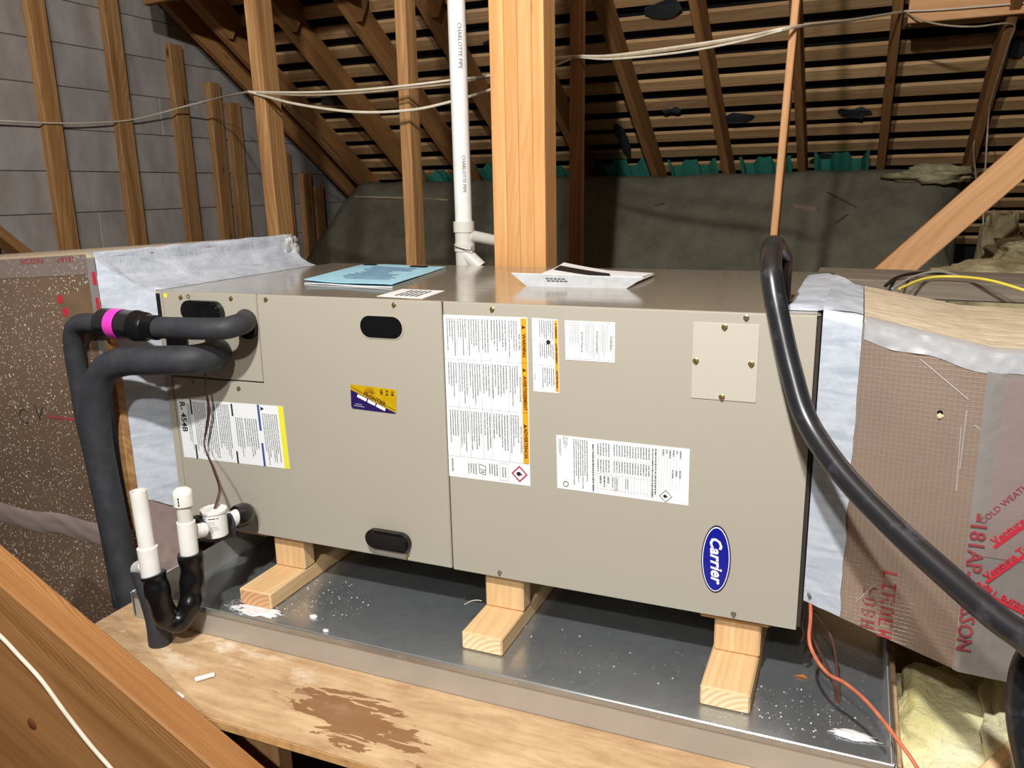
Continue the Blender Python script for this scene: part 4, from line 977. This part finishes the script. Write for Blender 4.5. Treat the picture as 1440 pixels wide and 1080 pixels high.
# mastic collar: down the front, over the cabinet top
def mast_right():
    bm = bmesh.new(); prev = None; nx = 14
    for i in range(nx+1):
        x = 1.3415+(1.398-1.3415)*i/nx; fy, tz, bz = rsec(x); col_ = []
        for j in range(41):
            z_ = bz+0.002+(tz-bz)*j/40; col_.append(bm.verts.new((x+0.003*noise.noise(V((z_*25, 0, 4)))*(1 if i == nx else 0), fy-0.0028-0.0022*noise.noise(V((x*60, z_*9, 2))), z_)))
        for y_ in (0.01, 0.05, 0.12, 0.2, 0.3, 0.40): col_.append(bm.verts.new((x, fy+y_, tz+0.008+0.003*noise.noise(V((x*40, y_*20, 2))))))
        if prev:
            for k in range(len(col_)-1): f = bm.faces.new((prev[k], col_[k], col_[k+1], prev[k+1])); f.smooth = True
        prev = col_
    return bm
obj('mastic_coat', mast_right(), M['mastic'], rd)
def mast_top():
    # mastic lapping flat over the end of the cabinet top and down to the duct top
    bm = bmesh.new(); prev = None
    for j in range(31):
        col_ = []
        for i in range(15):
            u = i/14; x = 1.280+(1.398-1.280)*u
            y = (0.040 if x < 1.335 else 0.004)+(0.47-0.16*max(0, (u-0.55)/0.45))*j/30
            if i == 0: x += 0.006*noise.noise(V((y*18, 3, 0)))+0.012*j/30
            k = min(1, max(0, (x-1.335)/0.05)); z_ = (H+0.0075)*(1-k)+(rsec(max(x, 1.346))[1]+0.010)*k+0.0022*noise.noise(V((x*40, y*25, 5)))
            if j > 26: z_ += 0.006*(j-26)/4*math.sin(u*3.1)
            if i == 0: z_ = H+0.0012
            if j == 0 and x < 1.335: z_ = H+0.0014
            col_.append(bm.verts.new((x, y, z_)))
        if prev:
            for k in range(14): f = bm.faces.new((prev[k], col_[k], col_[k+1], prev[k+1])); f.smooth = True
        prev = col_
    return bm
obj('mastic_collar', mast_top(), M['mastic'], rd)

# ================================================================== REFRIGERANT LINES
suc = thing('refrigerant_line', 'thick black foam-covered suction pipe bending down beside the unit', 'pipe', at(185, 835, Y=-0.14))
RF = 0.0300
pts = [at(306, 494, Y=0.001), at(303, 497, Y=-0.035), at(290, 502, Y=-0.068), at(262, 506, Y=-0.100), at(215, 507, Y=-0.122), at(172, 509, Y=-0.134), at(146, 523, Y=-0.140), at(134, 560, Y=-0.142), at(137, 620, Y=-0.142), at(152, 700, Y=-0.141), at(172, 790, Y=-0.140), at(186, 845, Y=-0.140), at(195, 890, Y=-0.140)]
obj('pipe_insulation', tube(pts, RF, 18, 8), M['foam'], suc)
liq = thing('refrigerant_line', 'thin black foam-covered liquid pipe with a filter drier', 'pipe', at(110, 520, Y=-0.10))
lp_ = [at(346, 449, Y=0.001), at(344, 453, Y=-0.025), at(334, 457, Y=-0.060), at(312, 462, Y=-0.088), at(270, 462, Y=-0.103), at(204, 460, Y=-0.109)]
obj('pipe_insulation', tube(lp_, 0.0222, 16, 8), M['foam'], liq)
lq2 = [at(150, 455, Y=-0.109), at(120, 454, Y=-0.109), at(107, 459, Y=-0.109), at(103, 475, Y=-0.107), at(105, 500, Y=-0.104), at(112, 540, Y=-0.099), at(120, 590, Y=-0.098), at(136, 660, Y=-0.098), at(156, 760, Y=-0.098), at(172, 850, Y=-0.098)]
obj('pipe_insulation', tube(lq2, 0.0205, 16, 8), M['foam'], liq)
a, b = at(141, 453, Y=-0.109), at(209, 460, Y=-0.109); dd = b-a; Ld = dd.length
fd = obj('filter_drier', lathe([(0.0, 0), (0.020, 0.0), (0.028, 0.006), (0.031, 0.014), (0.031, Ld*0.72), (0.0325, Ld*0.74), (0.0325, Ld*0.80), (0.030, Ld*0.83), (0.030, Ld*0.94), (0.024, Ld), (0, Ld)], a, dd, 28), M['drier'], liq)
obj('pink_band', lathe([(0.0314, Ld*0.30), (0.0316, Ld*0.30), (0.0316, Ld*0.50), (0.0314, Ld*0.50)], a, dd, 28), M['pink'], fd)
obj('black_sleeve', tube([at(205, 459, Y=-0.109), at(222, 461, Y=-0.108)], 0.0255, 16, 2, smooth=False), M['tape_black'], liq)

# ================================================================== CONDENSATE DRAIN
dr = thing('condensate_drain', 'white pvc drain trap wrapped in black tape beside the unit', 'drain trap', at(217, 912, Z=PZ))
DY = -0.275
# port elbow wrapped in tape, white 45, insulated run to the trap
p_port = V((0.150, 0.0, 0.040))
obj('taped_elbow', tube([V((p_port.x, 0.002, p_port.z)), at(343, 722, Y=-0.03), at(338, 726, Y=-0.055), at(330, 727, Y=-0.068)], 0.0235, 16, 8), M['tape_black'], dr)
obj('white_fitting', tube([at(336, 726, Y=-0.062), at(308, 739, Y=-0.105)], 0.0175, 18, 2, smooth=False), M['pvc'], dr)
obj('pipe_insulation', tube([at(326, 738, Y=-0.085), at(300, 744, Y=-0.12), at(280, 742, Y=-0.16), at(268, 746, Y=-0.20)], 0.026, 18, 6), M['foam'], dr)
tee0 = at(272, 748, Y=-0.205)
obj('tee_branch', tube([at(286, 745, Y=-0.185), at(262, 750, Y=-0.225)], 0.0150, 16, 2, smooth=False), M['pvc'], dr)
# upright tee leg with capped cleanout
R1 = 0.0165
x_up = at(263, 748, Y=-0.232)
zc = lambda py: at(260, py, Y=-0.232).z
def vert(z0, z1, r, mat, name, p=x_up, cap=True): return obj(name, lathe([(0, 0), (r, 0), (r, z1-z0), (0, z1-z0)] if cap else [(r, 0), (r, z1-z0), (r*0.84, z1-z0), (r*0.84, z1-z0-0.03)], (p.x, p.y, z0), (0, 0, 1), 24), mat, dr)
vert(zc(778), zc(733), 0.0172, M['pvc'], 'tee_fitting')
vert(zc(736), zc(703), 0.0142, M['pvc_grey'], 'cleanout_pipe')
zz = zc(710); capo = obj('cleanout_cap', lathe([(0, 0), (0.0185, 0), (0.0185, 0.022), (0.0170, 0.029), (0.010, 0.034), (0, 0.035)], (x_up.x, x_up.y, zz), (0, 0, 1), 24), M['pvc'], dr)
for k, (dz, w_) in enumerate(((0.012, 0.0022), (0.006, 0.0022), (0.018, 0.0026))):
    c = V((x_up.x+0.006, x_up.y-0.0178, zz+dz)); obj('embossed_mark', B(c.x-w_/2, c.x+w_/2, c.y-0.0006, c.y+0.0006, c.z-0.002, c.z+0.002), M['ink'], capo)
# black-taped trap
pb = [V((x_up.x, x_up.y, zc(776))), V((x_up.x+0.001, x_up.y, zc(800))), at(269, 830, Y=-0.240), at(267, 852, Y=-0.250), at(252, 872, Y=-0.268), at(236, 870, Y=-0.282), at(226, 848, Y=-0.290), at(219, 820, Y=-0.290), at(215, 807, Y=-0.290)]
obj('taped_trap', tube(pb, lambda t_: 0.0225+0.0012*math.sin(t_*40), 18, 8), M['tape_black'], dr)
p2 = at(213, 808, Y=-0.290)
dirv = (at(194, 690, Y=-0.290)-p2)
obj('standpipe_socket', lathe([(0, 0), (0.0185, 0), (0.0185, 0.062), (0.0150, 0.062), (0, 0.061)], p2+dirv.normalized()*-0.006, dirv, 24), M['pvc'], dr)
Lp = dirv.length; obj('standpipe', lathe([(0.0150, 0.02), (0.0150, Lp), (0.0125, Lp), (0.0125, Lp-0.05), (0, Lp-0.05)], p2, dirv, 24), M['pvc'], dr)
obj('tee_branch', tube([at(207, 795, Y=-0.280), at(196, 800, Y=-0.262)], 0.0165, 16, 2, smooth=False), M['pvc'], dr)
base = at(217, 910, Z=PZ)
topd = at(200, 800, Y=base.y+0.022)
obj('drain_pipe', tube([(base.x, base.y+0.015, PZ+0.0005), (base.x-0.003, base.y+0.017, PZ+0.06), topd], 0.0215, 20, 8), M['foam'], dr)
# float switch canister
fs_c = at(304, 752, Y=-0.145); fz1 = at(303, 716, Y=-0.145).z
hgt = fz1-fs_c.z
can = obj('float_switch', lathe([(0, 0), (0.022, 0), (0.0245, 0.002), (0.0245, hgt-0.006), (0.0265, hgt-0.005), (0.0265, hgt), (0.023, hgt+0.001), (0.0225, hgt-0.001), (0, hgt-0.001)], fs_c, (0, 0, 1), 28), M['pvc'], dr)
bm = bmesh.new(); vdir = (CAM-fs_c); vdir.z = 0; vdir.normalize(); side = V((-vdir.y, vdir.x, 0))
for k, (z_, a0, a1) in enumerate(((0.75, -0.9, 0.3), (0.64, -0.8, 0.0), (0.56, -0.6, 0.0), (0.46, -0.8, 0.2), (0.40, -0.8, 0.2), (0.34, -0.8, 0.3), (0.28, -0.8, -0.2), (0.22, -0.8, -0.3))):
    h_ = 0.0022 if k == 0 else 0.0008
    pts = []
    for a_ in (a0, a0*0.6+a1*0.4, a0*0.3+a1*0.7, a1): d_ = (vdir*math.cos(a_)+side*math.sin(a_))*0.0248; pts.append(fs_c+d_+V((0, 0, hgt*z_)))
    for p_, q_ in zip(pts, pts[1:]): bm.faces.new([bm.verts.new(v) for v in (p_, q_, q_+V((0, 0, h_)), p_+V((0, 0, h_)))])
obj('fine_print', bm, M['grey_ink'], can)
for dx, m_ in ((0.0, 'dark_wire'), (0.004, 'brown_wire')):
    wv_ = [V((fs_c.x+dx, fs_c.y, fz1-0.004)), at(306, 700, Y=-0.125)+V((dx, 0, 0)), at(308, 685, Y=-0.11)+V((dx, 0, 0)), at(300, 660, Y=-0.08)+V((dx, 0, 0)), at(288, 628, Y=-0.03), at(290, 600, Y=-0.02)+V((dx, 0, 0)), at(293, 575, Y=-0.025)+V((dx, 0, 0)), at(289, 545, Y=-0.03), at(288, 522, Y=-0.05)+V((dx, 0, 0)), at(286, 508, Y=-0.085)]
    obj('switch_wire', tube(wv_, 0.0017, 6, 6), M[m_], can)

# ================================================================== POST, STUDS, VENT PIPE
post = thing('built_up_post', 'bright new built-up wood post standing behind the unit', 'post', (0.545, 0.765, -0.76))
x0 = 0.469
for i, wdt in enumerate((0.040, 0.037, 0.040, 0.033)):
    board('ply', (x0+wdt/2, 0.72, -0.76), (x0+wdt/2, 0.72, roofz(0.76)-0.02), wdt-0.0006, 0.085+0.002*(i % 2), (0, -1, 0), M['post'], post, 0.0015, 0.5, 1.0)
    x0 += wdt
def stud_at(px_t, px_b, pyb, y, wdt, dep, lab, mat='stud', grp=None, ztop=None, pyt=0):
    a = at(px_t, pyt, Y=y); b = at(px_b, pyb, Y=y); d = (a-b); zt_ = ztop or roofz(y+dep)-0.015
    k1 = (zt_-b.z)/d.z; k0 = (-0.76-b.z)/d.z
    o = board('stud', b+d*k0, b+d*k1, wdt, dep, (0, -1, 0), M[mat], None, 0.003, 0.5, 1.0)
    return tag(o, lab, 'stud', grp)
stud_at(350, 383, 320, 1.10, 0.050, 0.089, 'upright stud with cables stapled to it, in front of the gable wall')
stud_at(561, 578, 370, 1.10, 0.0395, 0.07, 'upright stud left of the white vent pipe')
stud_at(808.5, 806.5, 370, 1.42, 0.036, 0.06, 'upright stud coloured dark for shade, just right of the bright post', 'rafter')  # darker wood puts the post's cast shadow into the stud's colour
stud_at(1119, 1087, 340, 1.12, 0.0195, 0.06, 'slim wood strip rising behind the black conduit loop', 'stud_bright')
# PVC vent
vp = thing('vent_pipe', 'white pvc vent pipe standing behind the unit', 'pipe', (0.34, 0.72, -0.76))
vt = at(641.5, 0, Y=0.72); vb = at(652.5, 322, Y=0.72); dv = (vt-vb).normalized()
k0 = (-0.70-vb.z)/dv.z
obj('riser', tube([vb+dv*-0.03, vb+dv*((roofz(0.72)+0.1-vb.z)/dv.z)], 0.0235, 24, 2, smooth=False), M['pvc'], vp)
tee = obj('tee_fitting', lathe([(0.0, -0.12), (0.0255, -0.12), (0.0255, -0.062), (0.0285, -0.060), (0.0285, -0.040), (0.0255, -0.038), (0.0255, -0.010), (0.0290, -0.008), (0.0290, 0.020), (0.0255, 0.021), (0.0, 0.021)], vb, dv, 24), M['pvc_grey'], vp)
obj('lower_pipe', tube([vb+dv*-0.118, vb+dv*k0], 0.0235, 20, 2, smooth=False), M['pvc_grey'], vp)
ba = at(660, 331, Y=0.72); bb = at(735, 347, Y=0.86)
obj('branch_pipe', tube([ba, bb], 0.0160, 18, 2, smooth=False), M['pvc_grey'], vp)
obj('wye_hub', tube([at(655, 357, Y=0.715), at(676, 377, Y=0.715)], 0.020, 16, 2, smooth=False), M['pvc_grey'], vp)
obj('hanger_wire', tube([at(638, 346, Y=0.69), at(650, 350, Y=0.688), at(662, 352, Y=0.69), at(664, 347, Y=0.70)], 0.0012, 6, 5), M['dark_wire'], vp)
c0, c1 = vb, vb+dv*0.5
for s_, py, sz in (('CHARLOTTE PIPE', 66, 0.0145), ('CHARLOTTE PIPE', 245, 0.0125)):
    c = vb+dv*((at(648, py, Y=0.72).z-vb.z)/dv.z); vd = (CAM-c); vd.z = 0; vd.normalize(); sd = V((-vd.y, vd.x, 0)); a_ = math.radians(12)
    nrm = vd*math.cos(a_)+sd*math.sin(a_); c = c+nrm*0.0240
    letter(s_, c, -dv, nrm.cross(-dv)*-1 if False else (-dv).cross(nrm)*-1, sz, M['grey_ink'], vp)

# diagonal brace behind the right duct
a, b = at(1259, 379, Y=1.5), at(1440, 222, Y=1.5); d = b-a
o = board('diagonal_brace', a-d*0.9, b+d*2.2, 0.038, 0.089, (-d.z, 0, d.x), M['stud_bright'], None, 0.003, 0.5, 0.5)
tag(o, 'diagonal lumber brace rising to the right behind the foil duct', 'brace')
o = board('diagonal_brace', at(-60, 285, X=-1.85), at(75, 392, X=-1.85), 0.038, 0.089, (1, 0, 0), M['rafter'], None, 0.003)
tag(o, 'dark diagonal brace low on the gable wall at the left edge', 'brace')
# horizontal blocking board at the top right
h = roofhit(1268, 34)
o = board('collar_board', (h.x+0.02, h.y, h.z-0.002), (3.0, h.y, h.z-0.002), 0.038, 0.14, (0, 0, 1), M['stud_bright'], None, 0.003, 0.5, 0.0)
tag(o, 'horizontal board nailed across the rafters at the upper right', 'board')
# short horizontal board at the top left, under the rafters
h = at(205, 8, Y=1.75)
o = board('collar_board', (h.x, 1.75, h.z), (h.x+1.1, 1.75, h.z+0.04), 0.038, 0.14, (0, 0, 1), M['rafter'], None, 0.003, 0.5, 0.0)
tag(o, 'horizontal dark board high on the left below the rafters', 'board')
# foreground timber
a = at(0, 822, Y=-0.50); b = at(300, 1080, Y=-0.50); d = (b-a)
nA = V((-d.z, 0, d.x)).normalized(); TCY = 0.0
if nA.z < 0: nA = -nA
o = board('diagonal_timber', a-d*0.32, b+d*0.75, 0.060, 0.41, nA, M['fir_near'], None, 0.0035, TCY, 1.0)
tag(o, 'large diagonal fir timber across the near left corner', 'timber')
TIM = o
# ================================================================== CABLES
def cable(pts, r, lab, mat='romex', grp=None, per=8, seg=8):
    o = obj('cable', tube(pts, r*(0.78 if r < 0.007 else 1.0), seg, per), M[mat]); return tag(o, lab, 'cable', grp)
gx = GX+0.048
L1 = [at(-90, 168, X=gx), at(0, 170, X=gx), at(70, 173, X=gx), at(120, 173, X=gx), at(188, 168, X=gx), at(262, 149, X=-1.86), at(310, 137, X=-1.55), at(350, 129, Y=1.095)]
cable(L1, 0.0052, 'beige cable running along the gable studs to the cable stud')
c_y = 1.088
cable([at(350, 129, Y=c_y), at(365, 129.5, Y=c_y), at(430, 130, Y=1.02), at(500, 127, Y=1.0), at(575, 120, Y=1.03), at(640, 112, Y=1.08), at(690, 106, Y=1.12), at(760, 88, Y=1.2), at(806, 79, Y=1.41)], 0.0050, 'upper cable strung between the cable stud and the bright post')
cable([at(352, 131, Y=c_y), at(365, 131.5, Y=c_y), at(430, 134, Y=1.01), at(500, 131, Y=0.99), at(575, 124, Y=1.02), at(640, 117, Y=1.07), at(690, 108, Y=1.13), at(760, 92, Y=1.22), at(806, 80, Y=1.41)], 0.0042, 'middle cable strung between the cable stud and the bright post', 'romex_old')
cable([at(355, 130, Y=c_y), at(368, 134, Y=c_y), at(420, 147, Y=1.02), at(500, 157.5, Y=1.0), at(575, 155, Y=1.03), at(630, 144, Y=1.08), at(690, 126, Y=1.13), at(760, 100, Y=1.22), at(806, 81, Y=1.41)], 0.0058, 'lowest sagging cable strung between the cable stud and the bright post')
cable([at(400, 148, Y=1.9), at(440, 180, Y=2.2), at(480, 225, Y=2.7), at(497, 252, Y=3.05)], 0.005, 'thin old cable running down beside the left rafters', 'romex_old')
bx = roofhit(1268, 34); byy = bx.y-0.027
for i, (dy, sag, r_, m_) in enumerate(((0, 0, 0.0052, 'romex'), (2, 2.5, 0.0045, 'romex_old'), (3, 7, 0.0045, 'romex'))):
    cable([at(770, 82+dy, Y=1.5), at(808, 79+dy*0.5, Y=1.405), at(860, 78+dy*0.5+sag*0.5, Y=1.33), at(960, 65+dy*0.4+sag, Y=1.22), at(1050, 51+dy*0.3+sag*0.6, Y=1.14), at(1117, 37.5+dy*0.4, Y=1.10), at(1190, 29+dy*0.4, Y=1.10+(byy-1.10)*0.5), at(1270, 16+dy*0.4, Y=byy), at(1275, 15.6+dy*0.5, Y=byy)], r_, ('top cable of the bundle strung to the collar board', 'middle cable of the bundle strung to the collar board', 'lowest sagging cable of the bundle strung to the collar board')[i], m_)
cable([at(1272, 16, Y=byy-0.006), at(1330, 13, Y=byy-0.006), at(1440, 4, Y=byy-0.006), at(1500, -2, Y=byy-0.006)], 0.0045, 'cable stapled along the face of the collar board')
r7 = lambda px, py: roofhit(px, py, -0.006)
cable([at(1274, 16, Y=byy-0.008), at(1290, 26, Y=byy-0.03), at(1325, 35, Y=byy-0.05), at(1370, 37.5, Y=byy-0.04), r7(1424, 34), r7(1418, 62), r7(1400, 118), r7(1391, 150), r7(1370, 200), at(1373, 255, Y=2.6)], 0.0045, 'cable looping from the collar board down the right rafter', 'romex_old')
cable([r7(1392, 145), at(1389, 180, Y=2.3), at(1385, 250, Y=2.3), at(1382, 330, Y=2.3)], 0.0038, 'thin cable hanging plumb beside the right rafter', 'romex_old')
kc = at(45, 1018, Y=-0.5); bm = lathe([(0.0, 0.0022), (0.006, 0.0018), (0.011, 0.0006), (0.0135, -0.001)], kc, (0, -1, 0), 20); obj('knot', bm, M['knot'], TIM)
# thin wire and the cable across the foreground timber
nB = V((d.y, -d.x, 0)).normalized()
def on_tim(px, py, off=0.0):
    # plane of the timber's broad face
    Mx = TIM.matrix_basis; p0 = Mx.translation; n_ = V((Mx[0][1], Mx[1][1], Mx[2][1]))
    # face at local y = 0 (toward camera is whichever sign faces it)
    sgn = 1 if n_.dot(CAM-p0) > 0 else -1
    fp = p0 + n_*(0.0 if sgn > 0 else -0.056) if TCY == 1.0 else p0 + n_*(0.060 if sgn > 0 else 0.0); dr_ = ray(px, py); tt = (fp-CAM).dot(n_)/dr_.dot(n_); return CAM+dr_*tt+n_*sgn*off
cable([on_tim(px, py, 0.0045) for px, py in ((-60, 838), (0, 889), (30, 920), (62, 955), (95, 1000), (130, 1045), (165, 1085), (200, 1130))], 0.0046, 'cream cable lying on the foreground timber')

# black conduit
cond = thing('conduit', 'thick black flexible conduit looping off the cabinet top and down to the right', 'conduit', at(1103, 428, Z=H))
cs = at(1100, 428, Z=H+0.016)
cp_ = [V((1.272, 0.065, H+0.012)), V((1.270, 0.085, 0.58)), at(1101, 368, Y=0.13), at(1092, 348, Y=0.085), at(1086, 348, Y=0.03), at(1084, 375, Y=-0.02), at(1089, 415, Y=-0.045), at(1098, 460, Y=-0.06), at(1112, 520, Y=-0.08), at(1134, 590, Y=-0.11), at(1180, 660, Y=-0.16), at(1250, 735, Y=-0.22), at(1330, 808, Y=-0.28), at(1400, 868, Y=-0.33), at(1450, 905, Y=-0.36), at(1500, 960, Y=-0.40), at(1520, 1060, Y=-0.42)]
obj('jacket', tube(cp_, lambda t_: 0.0165, 18, 8), M['conduit'], cond)
cable([at(1475, 890, Y=-0.30), at(1445, 925, Y=-0.30), at(1434, 960, Y=-0.30), at(1432, 1010, Y=-0.30), at(1440, 1060, Y=-0.30), at(1452, 1110, Y=-0.30)], 0.0135, 'black cable hanging down at the right edge of the picture', 'conduit', seg=14)
# orange thermostat wires
o0 = V((L+0.018, 0.006, 0.072))
zf = PZ+0.0045
cable([o0, at(1140, 868, Y=-0.01), at(1138, 900, Y=-0.03), at(1147, 925, Y=-0.06), at(1165, 948, Y=-0.09), at(1190, 962, Y=-0.12), at(1222, 990, Y=-0.16), at(1262, 1040, Y=-0.225), at(1290, 1080, Y=-0.26), at(1310, 1120, Y=-0.29)], 0.0037, 'orange control wire running over the pan rim', 'orange_wire')
cable([o0+V((0.003, 0.01, 0)), at(1143, 890, Y=0.02), at(1152, 915, Y=0.02), at(1165, 940, Y=0.03), at(1173, 962, Y=0.035), at(1176, 985, Z=zf), at(1180, 984, Z=zf), at(1178, 950, Y=0.04), at(1172, 905, Y=0.04), at(1160, 880, Y=0.05), at(1146, 860, Y=0.05)], 0.0030, 'brown control wire hanging in a loop into the pan', 'brown_wire')
cable([o0+V((-0.004, 0.006, 0)), at(1130, 862, Y=0.02), at(1128, 878, Y=0.02), at(1131, 892, Y=0.02), at(1127, 902, Y=0.02)], 0.0035, 'short black wire dangling beside the lower right corner of the cabinet', 'dark_wire')
# wires lying behind the right duct
pk = at(1230, 392, Y=0.62)
o = board('plank', (1.30, 0.66, pk.z-0.03), (2.4, 0.66, pk.z-0.045), 0.235, 0.038, (0, 0, 1), M['plank_old'], None, 0.003, 0.5, 0.0)
tag(o, 'dusty grey plank lying behind the foil duct', 'plank')
cable([at(1245, 402, Y=0.50), at(1262, 390, Y=0.55), at(1290, 384, Y=0.6), at(1330, 384, Y=0.66)], 0.0045, 'black wire end lying on the plank behind the foil duct', 'dark_wire')
cable([at(1255, 406, Y=0.46), at(1285, 389, Y=0.56), at(1320, 382, Y=0.62), at(1355, 390, Y=0.66)], 0.0032, 'grey wire arching over the plank behind the foil duct', 'grey_wire')
cable([at(1265, 406, Y=0.46), at(1300, 392, Y=0.53), at(1340, 389, Y=0.55), at(1390, 394, Y=0.5), at(1440, 408, Y=0.46), at(1480, 420, Y=0.44)], 0.0036, 'yellow wire arching behind the foil duct', 'yellow_wire')

# ================================================================== RAFTER VENTS, INSULATION, DEBRIS
def baffle(xc, s0, s1, wdt):
    bm = bmesh.new(); prev = None; prof = [(-0.5, 0.0), (-0.44, -0.004), (-0.36, -0.045), (-0.20, -0.045), (-0.12, -0.004), (0.0, -0.010), (0.12, -0.004), (0.20, -0.045), (0.36, -0.045), (0.44, -0.004), (0.5, 0.0)]
    for s_ in (s0, (s0+s1)/2, s1):
        col_ = []
        for u, hh in prof:
            q = base_pt+slope*s_+n_up*(0.055+hh+RD*0.25); col_.append(bm.verts.new((xc+u*wdt, q.y, q.z)))
        if prev:
            for k in range(len(prof)-1): bm.faces.new((prev[k], col_[k], col_[k+1], prev[k+1]))
        prev = col_
    bmesh.ops.solidify(bm, geom=bm.faces[:], thickness=0.003); return bm
for x, lab in ((-1.11, 'teal vent baffle at the far left of the roof edge'), (-0.72, 'teal vent baffle between the rafters left of the vent pipe'), (-0.32, 'teal vent baffle half hidden behind the bright post'), (0.085, 'teal vent baffle just right of the bright post'), (0.484, 'teal vent baffle between the rafters above the white manual'), (0.88, 'teal vent baffle left of the slim wood strip'), (1.267, 'teal vent baffle between the rafters right of the slim wood strip')):
    tag(obj('vent_baffle', baffle(x, -0.30, 0.05+0.03*math.sin(x*7), 0.27), M['teal']), lab, 'vent baffle', 'teal vent baffles along the roof edge')
# fibreglass batts on the right
def batt(c, sx, sy, sz, seed, mat, nx=26, ny=18):
    bm = bmesh.new(); bmesh.ops.create_icosphere(bm, subdivisions=5, radius=1.0)
    for v in bm.verts:
        q = V((math.copysign(abs(v.co.x)**0.6, v.co.x), math.copysign(abs(v.co.y)**0.6, v.co.y), math.copysign(abs(v.co.z)**0.6, v.co.z)))
        d_ = 1+0.24*noise.fractal(v.co*1.9+V((seed, seed*2, 0)), 1.0, 2.0, 4); v.co = V(c)+V((q.x*sx, q.y*sy, q.z*sz))*d_
    for f in bm.faces: f.smooth = True
    return bm
for (c, s3, seed, m_, lab) in ((at(1352, 1055, Y=0.0)+V((0.0, 0.06, -0.08)), (0.13, 0.17, 0.12), 3, 'fibreglass', 'bright yellow fibreglass batt beside the pan corner'), (at(1470, 1030, Y=0.0)+V((0.04, 0.06, -0.10)), (0.14, 0.2, 0.12), 5, 'fibreglass', 'yellow fibreglass batt below the foil duct at the right edge'), (V((1.80, 0.48, -0.36)), (0.28, 0.2, 0.15), 8, 'fibre_old', 'brownish fibreglass batt in the shade under the foil duct')):
    tag(obj('fibreglass_batt', batt(c, *s3, seed, M[m_]), M[m_]), lab, 'insulation')
tag(obj('fibreglass_batt', batt(at(1390, 365, Y=2.2)+V((0.03, 0, -0.12)), 0.07, 0.06, 0.28, 11, None), M['fibre_old']), 'upright tan fibreglass batt behind the diagonal brace', 'insulation')
tag(obj('fibreglass_batt', batt(at(1440, 355, Y=1.9)+V((0.05, 0, -0.03)), 0.16, 0.14, 0.075, 13, None), M['fibre_old']), 'pale fibreglass heap at the right edge behind the plank', 'insulation')
tag(obj('fibreglass_batt', batt(at(1410, 385, Y=1.2)+V((0.05, 0, -0.06)), 0.22, 0.16, 0.085, 17, None), M['fibre_old']), 'yellowish fibreglass clump lying behind the plank', 'insulation')
c = at(1315, 245, Y=3.22); tag(obj('fibreglass_tuft', lump(c, 0.17, 0.05, 0.035, 21, 0.7, 30, 16), M['fibre_old']), 'pale fibreglass tuft on top of the blown insulation', 'insulation')
# wood stick bottom right
a, b = at(1392, 1090, Y=-0.10), at(1450, 1035, Y=-0.02)
o = board('wood_strip', a-(b-a)*1.0, b+(b-a)*2, 0.019, 0.035, (0, 0, 1), M['block'], None, 0.002); tag(o, 'pale wood strip in the lower right corner', 'strip')
# chips on the platform
c = at(288, 952, Z=PZ+0.004); bm = bmesh.new(); bmesh.ops.create_cube(bm, size=1.0, matrix=Matrix.Translation(c) @ Matrix.Rotation(0.9, 4, 'Z') @ Matrix.Diagonal((0.034, 0.010, 0.005, 1)))
bmesh.ops.bevel(bm, geom=bm.edges[:], offset=0.0012, segments=1, affect='EDGES'); bm.verts.ensure_lookup_table()
tag(obj('plaster_chip', bm, M['dust']), 'white plaster chip lying on the plywood near the drain pipe', 'chip')
c = at(247, 977, Z=PZ+0.003); tag(obj('plaster_chip', lump(c, 0.018, 0.006, 0.0025, 6, 0.4), M['dust']), 'thin white chip on the plywood by the foreground timber', 'chip')
# scraps on the blown insulation
BPROF = spline([V((0, a, b)) for a, b in ((2.60, -0.76), (2.75, -0.10), (2.95, 0.38), (3.20, 0.70), (3.33, 0.792))], 7)
def surf(px, py):
    """where the ray meets the face of the blown insulation"""
    for a, b in zip(BPROF, BPROF[1:]):
        for k in range(6):
            q_ = a.lerp(b, k/6); p_ = at(px, py, Y=q_.y)
            if q_.z >= p_.z:
                d_ = noise.fractal(V((p_.x*3.5, q_.y*3.5, q_.z*3.5)), 0.9, 2.0, 4)*0.022
                return p_+V((0, -0.75, 0.66))*(d_+0.003)
    return at(px, py, Y=3.2)
for px, py, px2, py2, lab, m_ in ((920, 291, 935, 286, 'dark twig on the blown insulation above the white manual', 'dark_wire'), (1163, 270, 1205, 292, 'long brown twig on the blown insulation right of the slim strip', 'brown_wire'), (1175, 313, 1192, 300, 'short brown twig on the blown insulation near the duct collar', 'brown_wire'), (500, 279, 630, 280, 'pale wood lath across the insulation behind the vent pipe', 'romex_old')):
    p0, p1 = surf(px, py), surf(px2, py2)
    tag(obj('twig', tube([p0, surf((px+px2)/2, (py+py2)/2), p1], 0.005 if 'lath' not in lab else 0.007, 6, 4), M[m_]), lab, 'debris')
c = surf(1132, 294); bm = prism([(c.x-0.06, c.z+0.02), (c.x-0.01, c.z+0.014), (c.x+0.06, c.z+0.008), (c.x+0.055, c.z-0.018), (c.x, c.z-0.010), (c.x-0.045, c.z-0.022)], 'Y', c.y-0.006, c.y+0.012); tag(obj('shingle_scrap', bm, M['kraft']), 'brown shingle scrap stuck in the blown insulation', 'scrap')
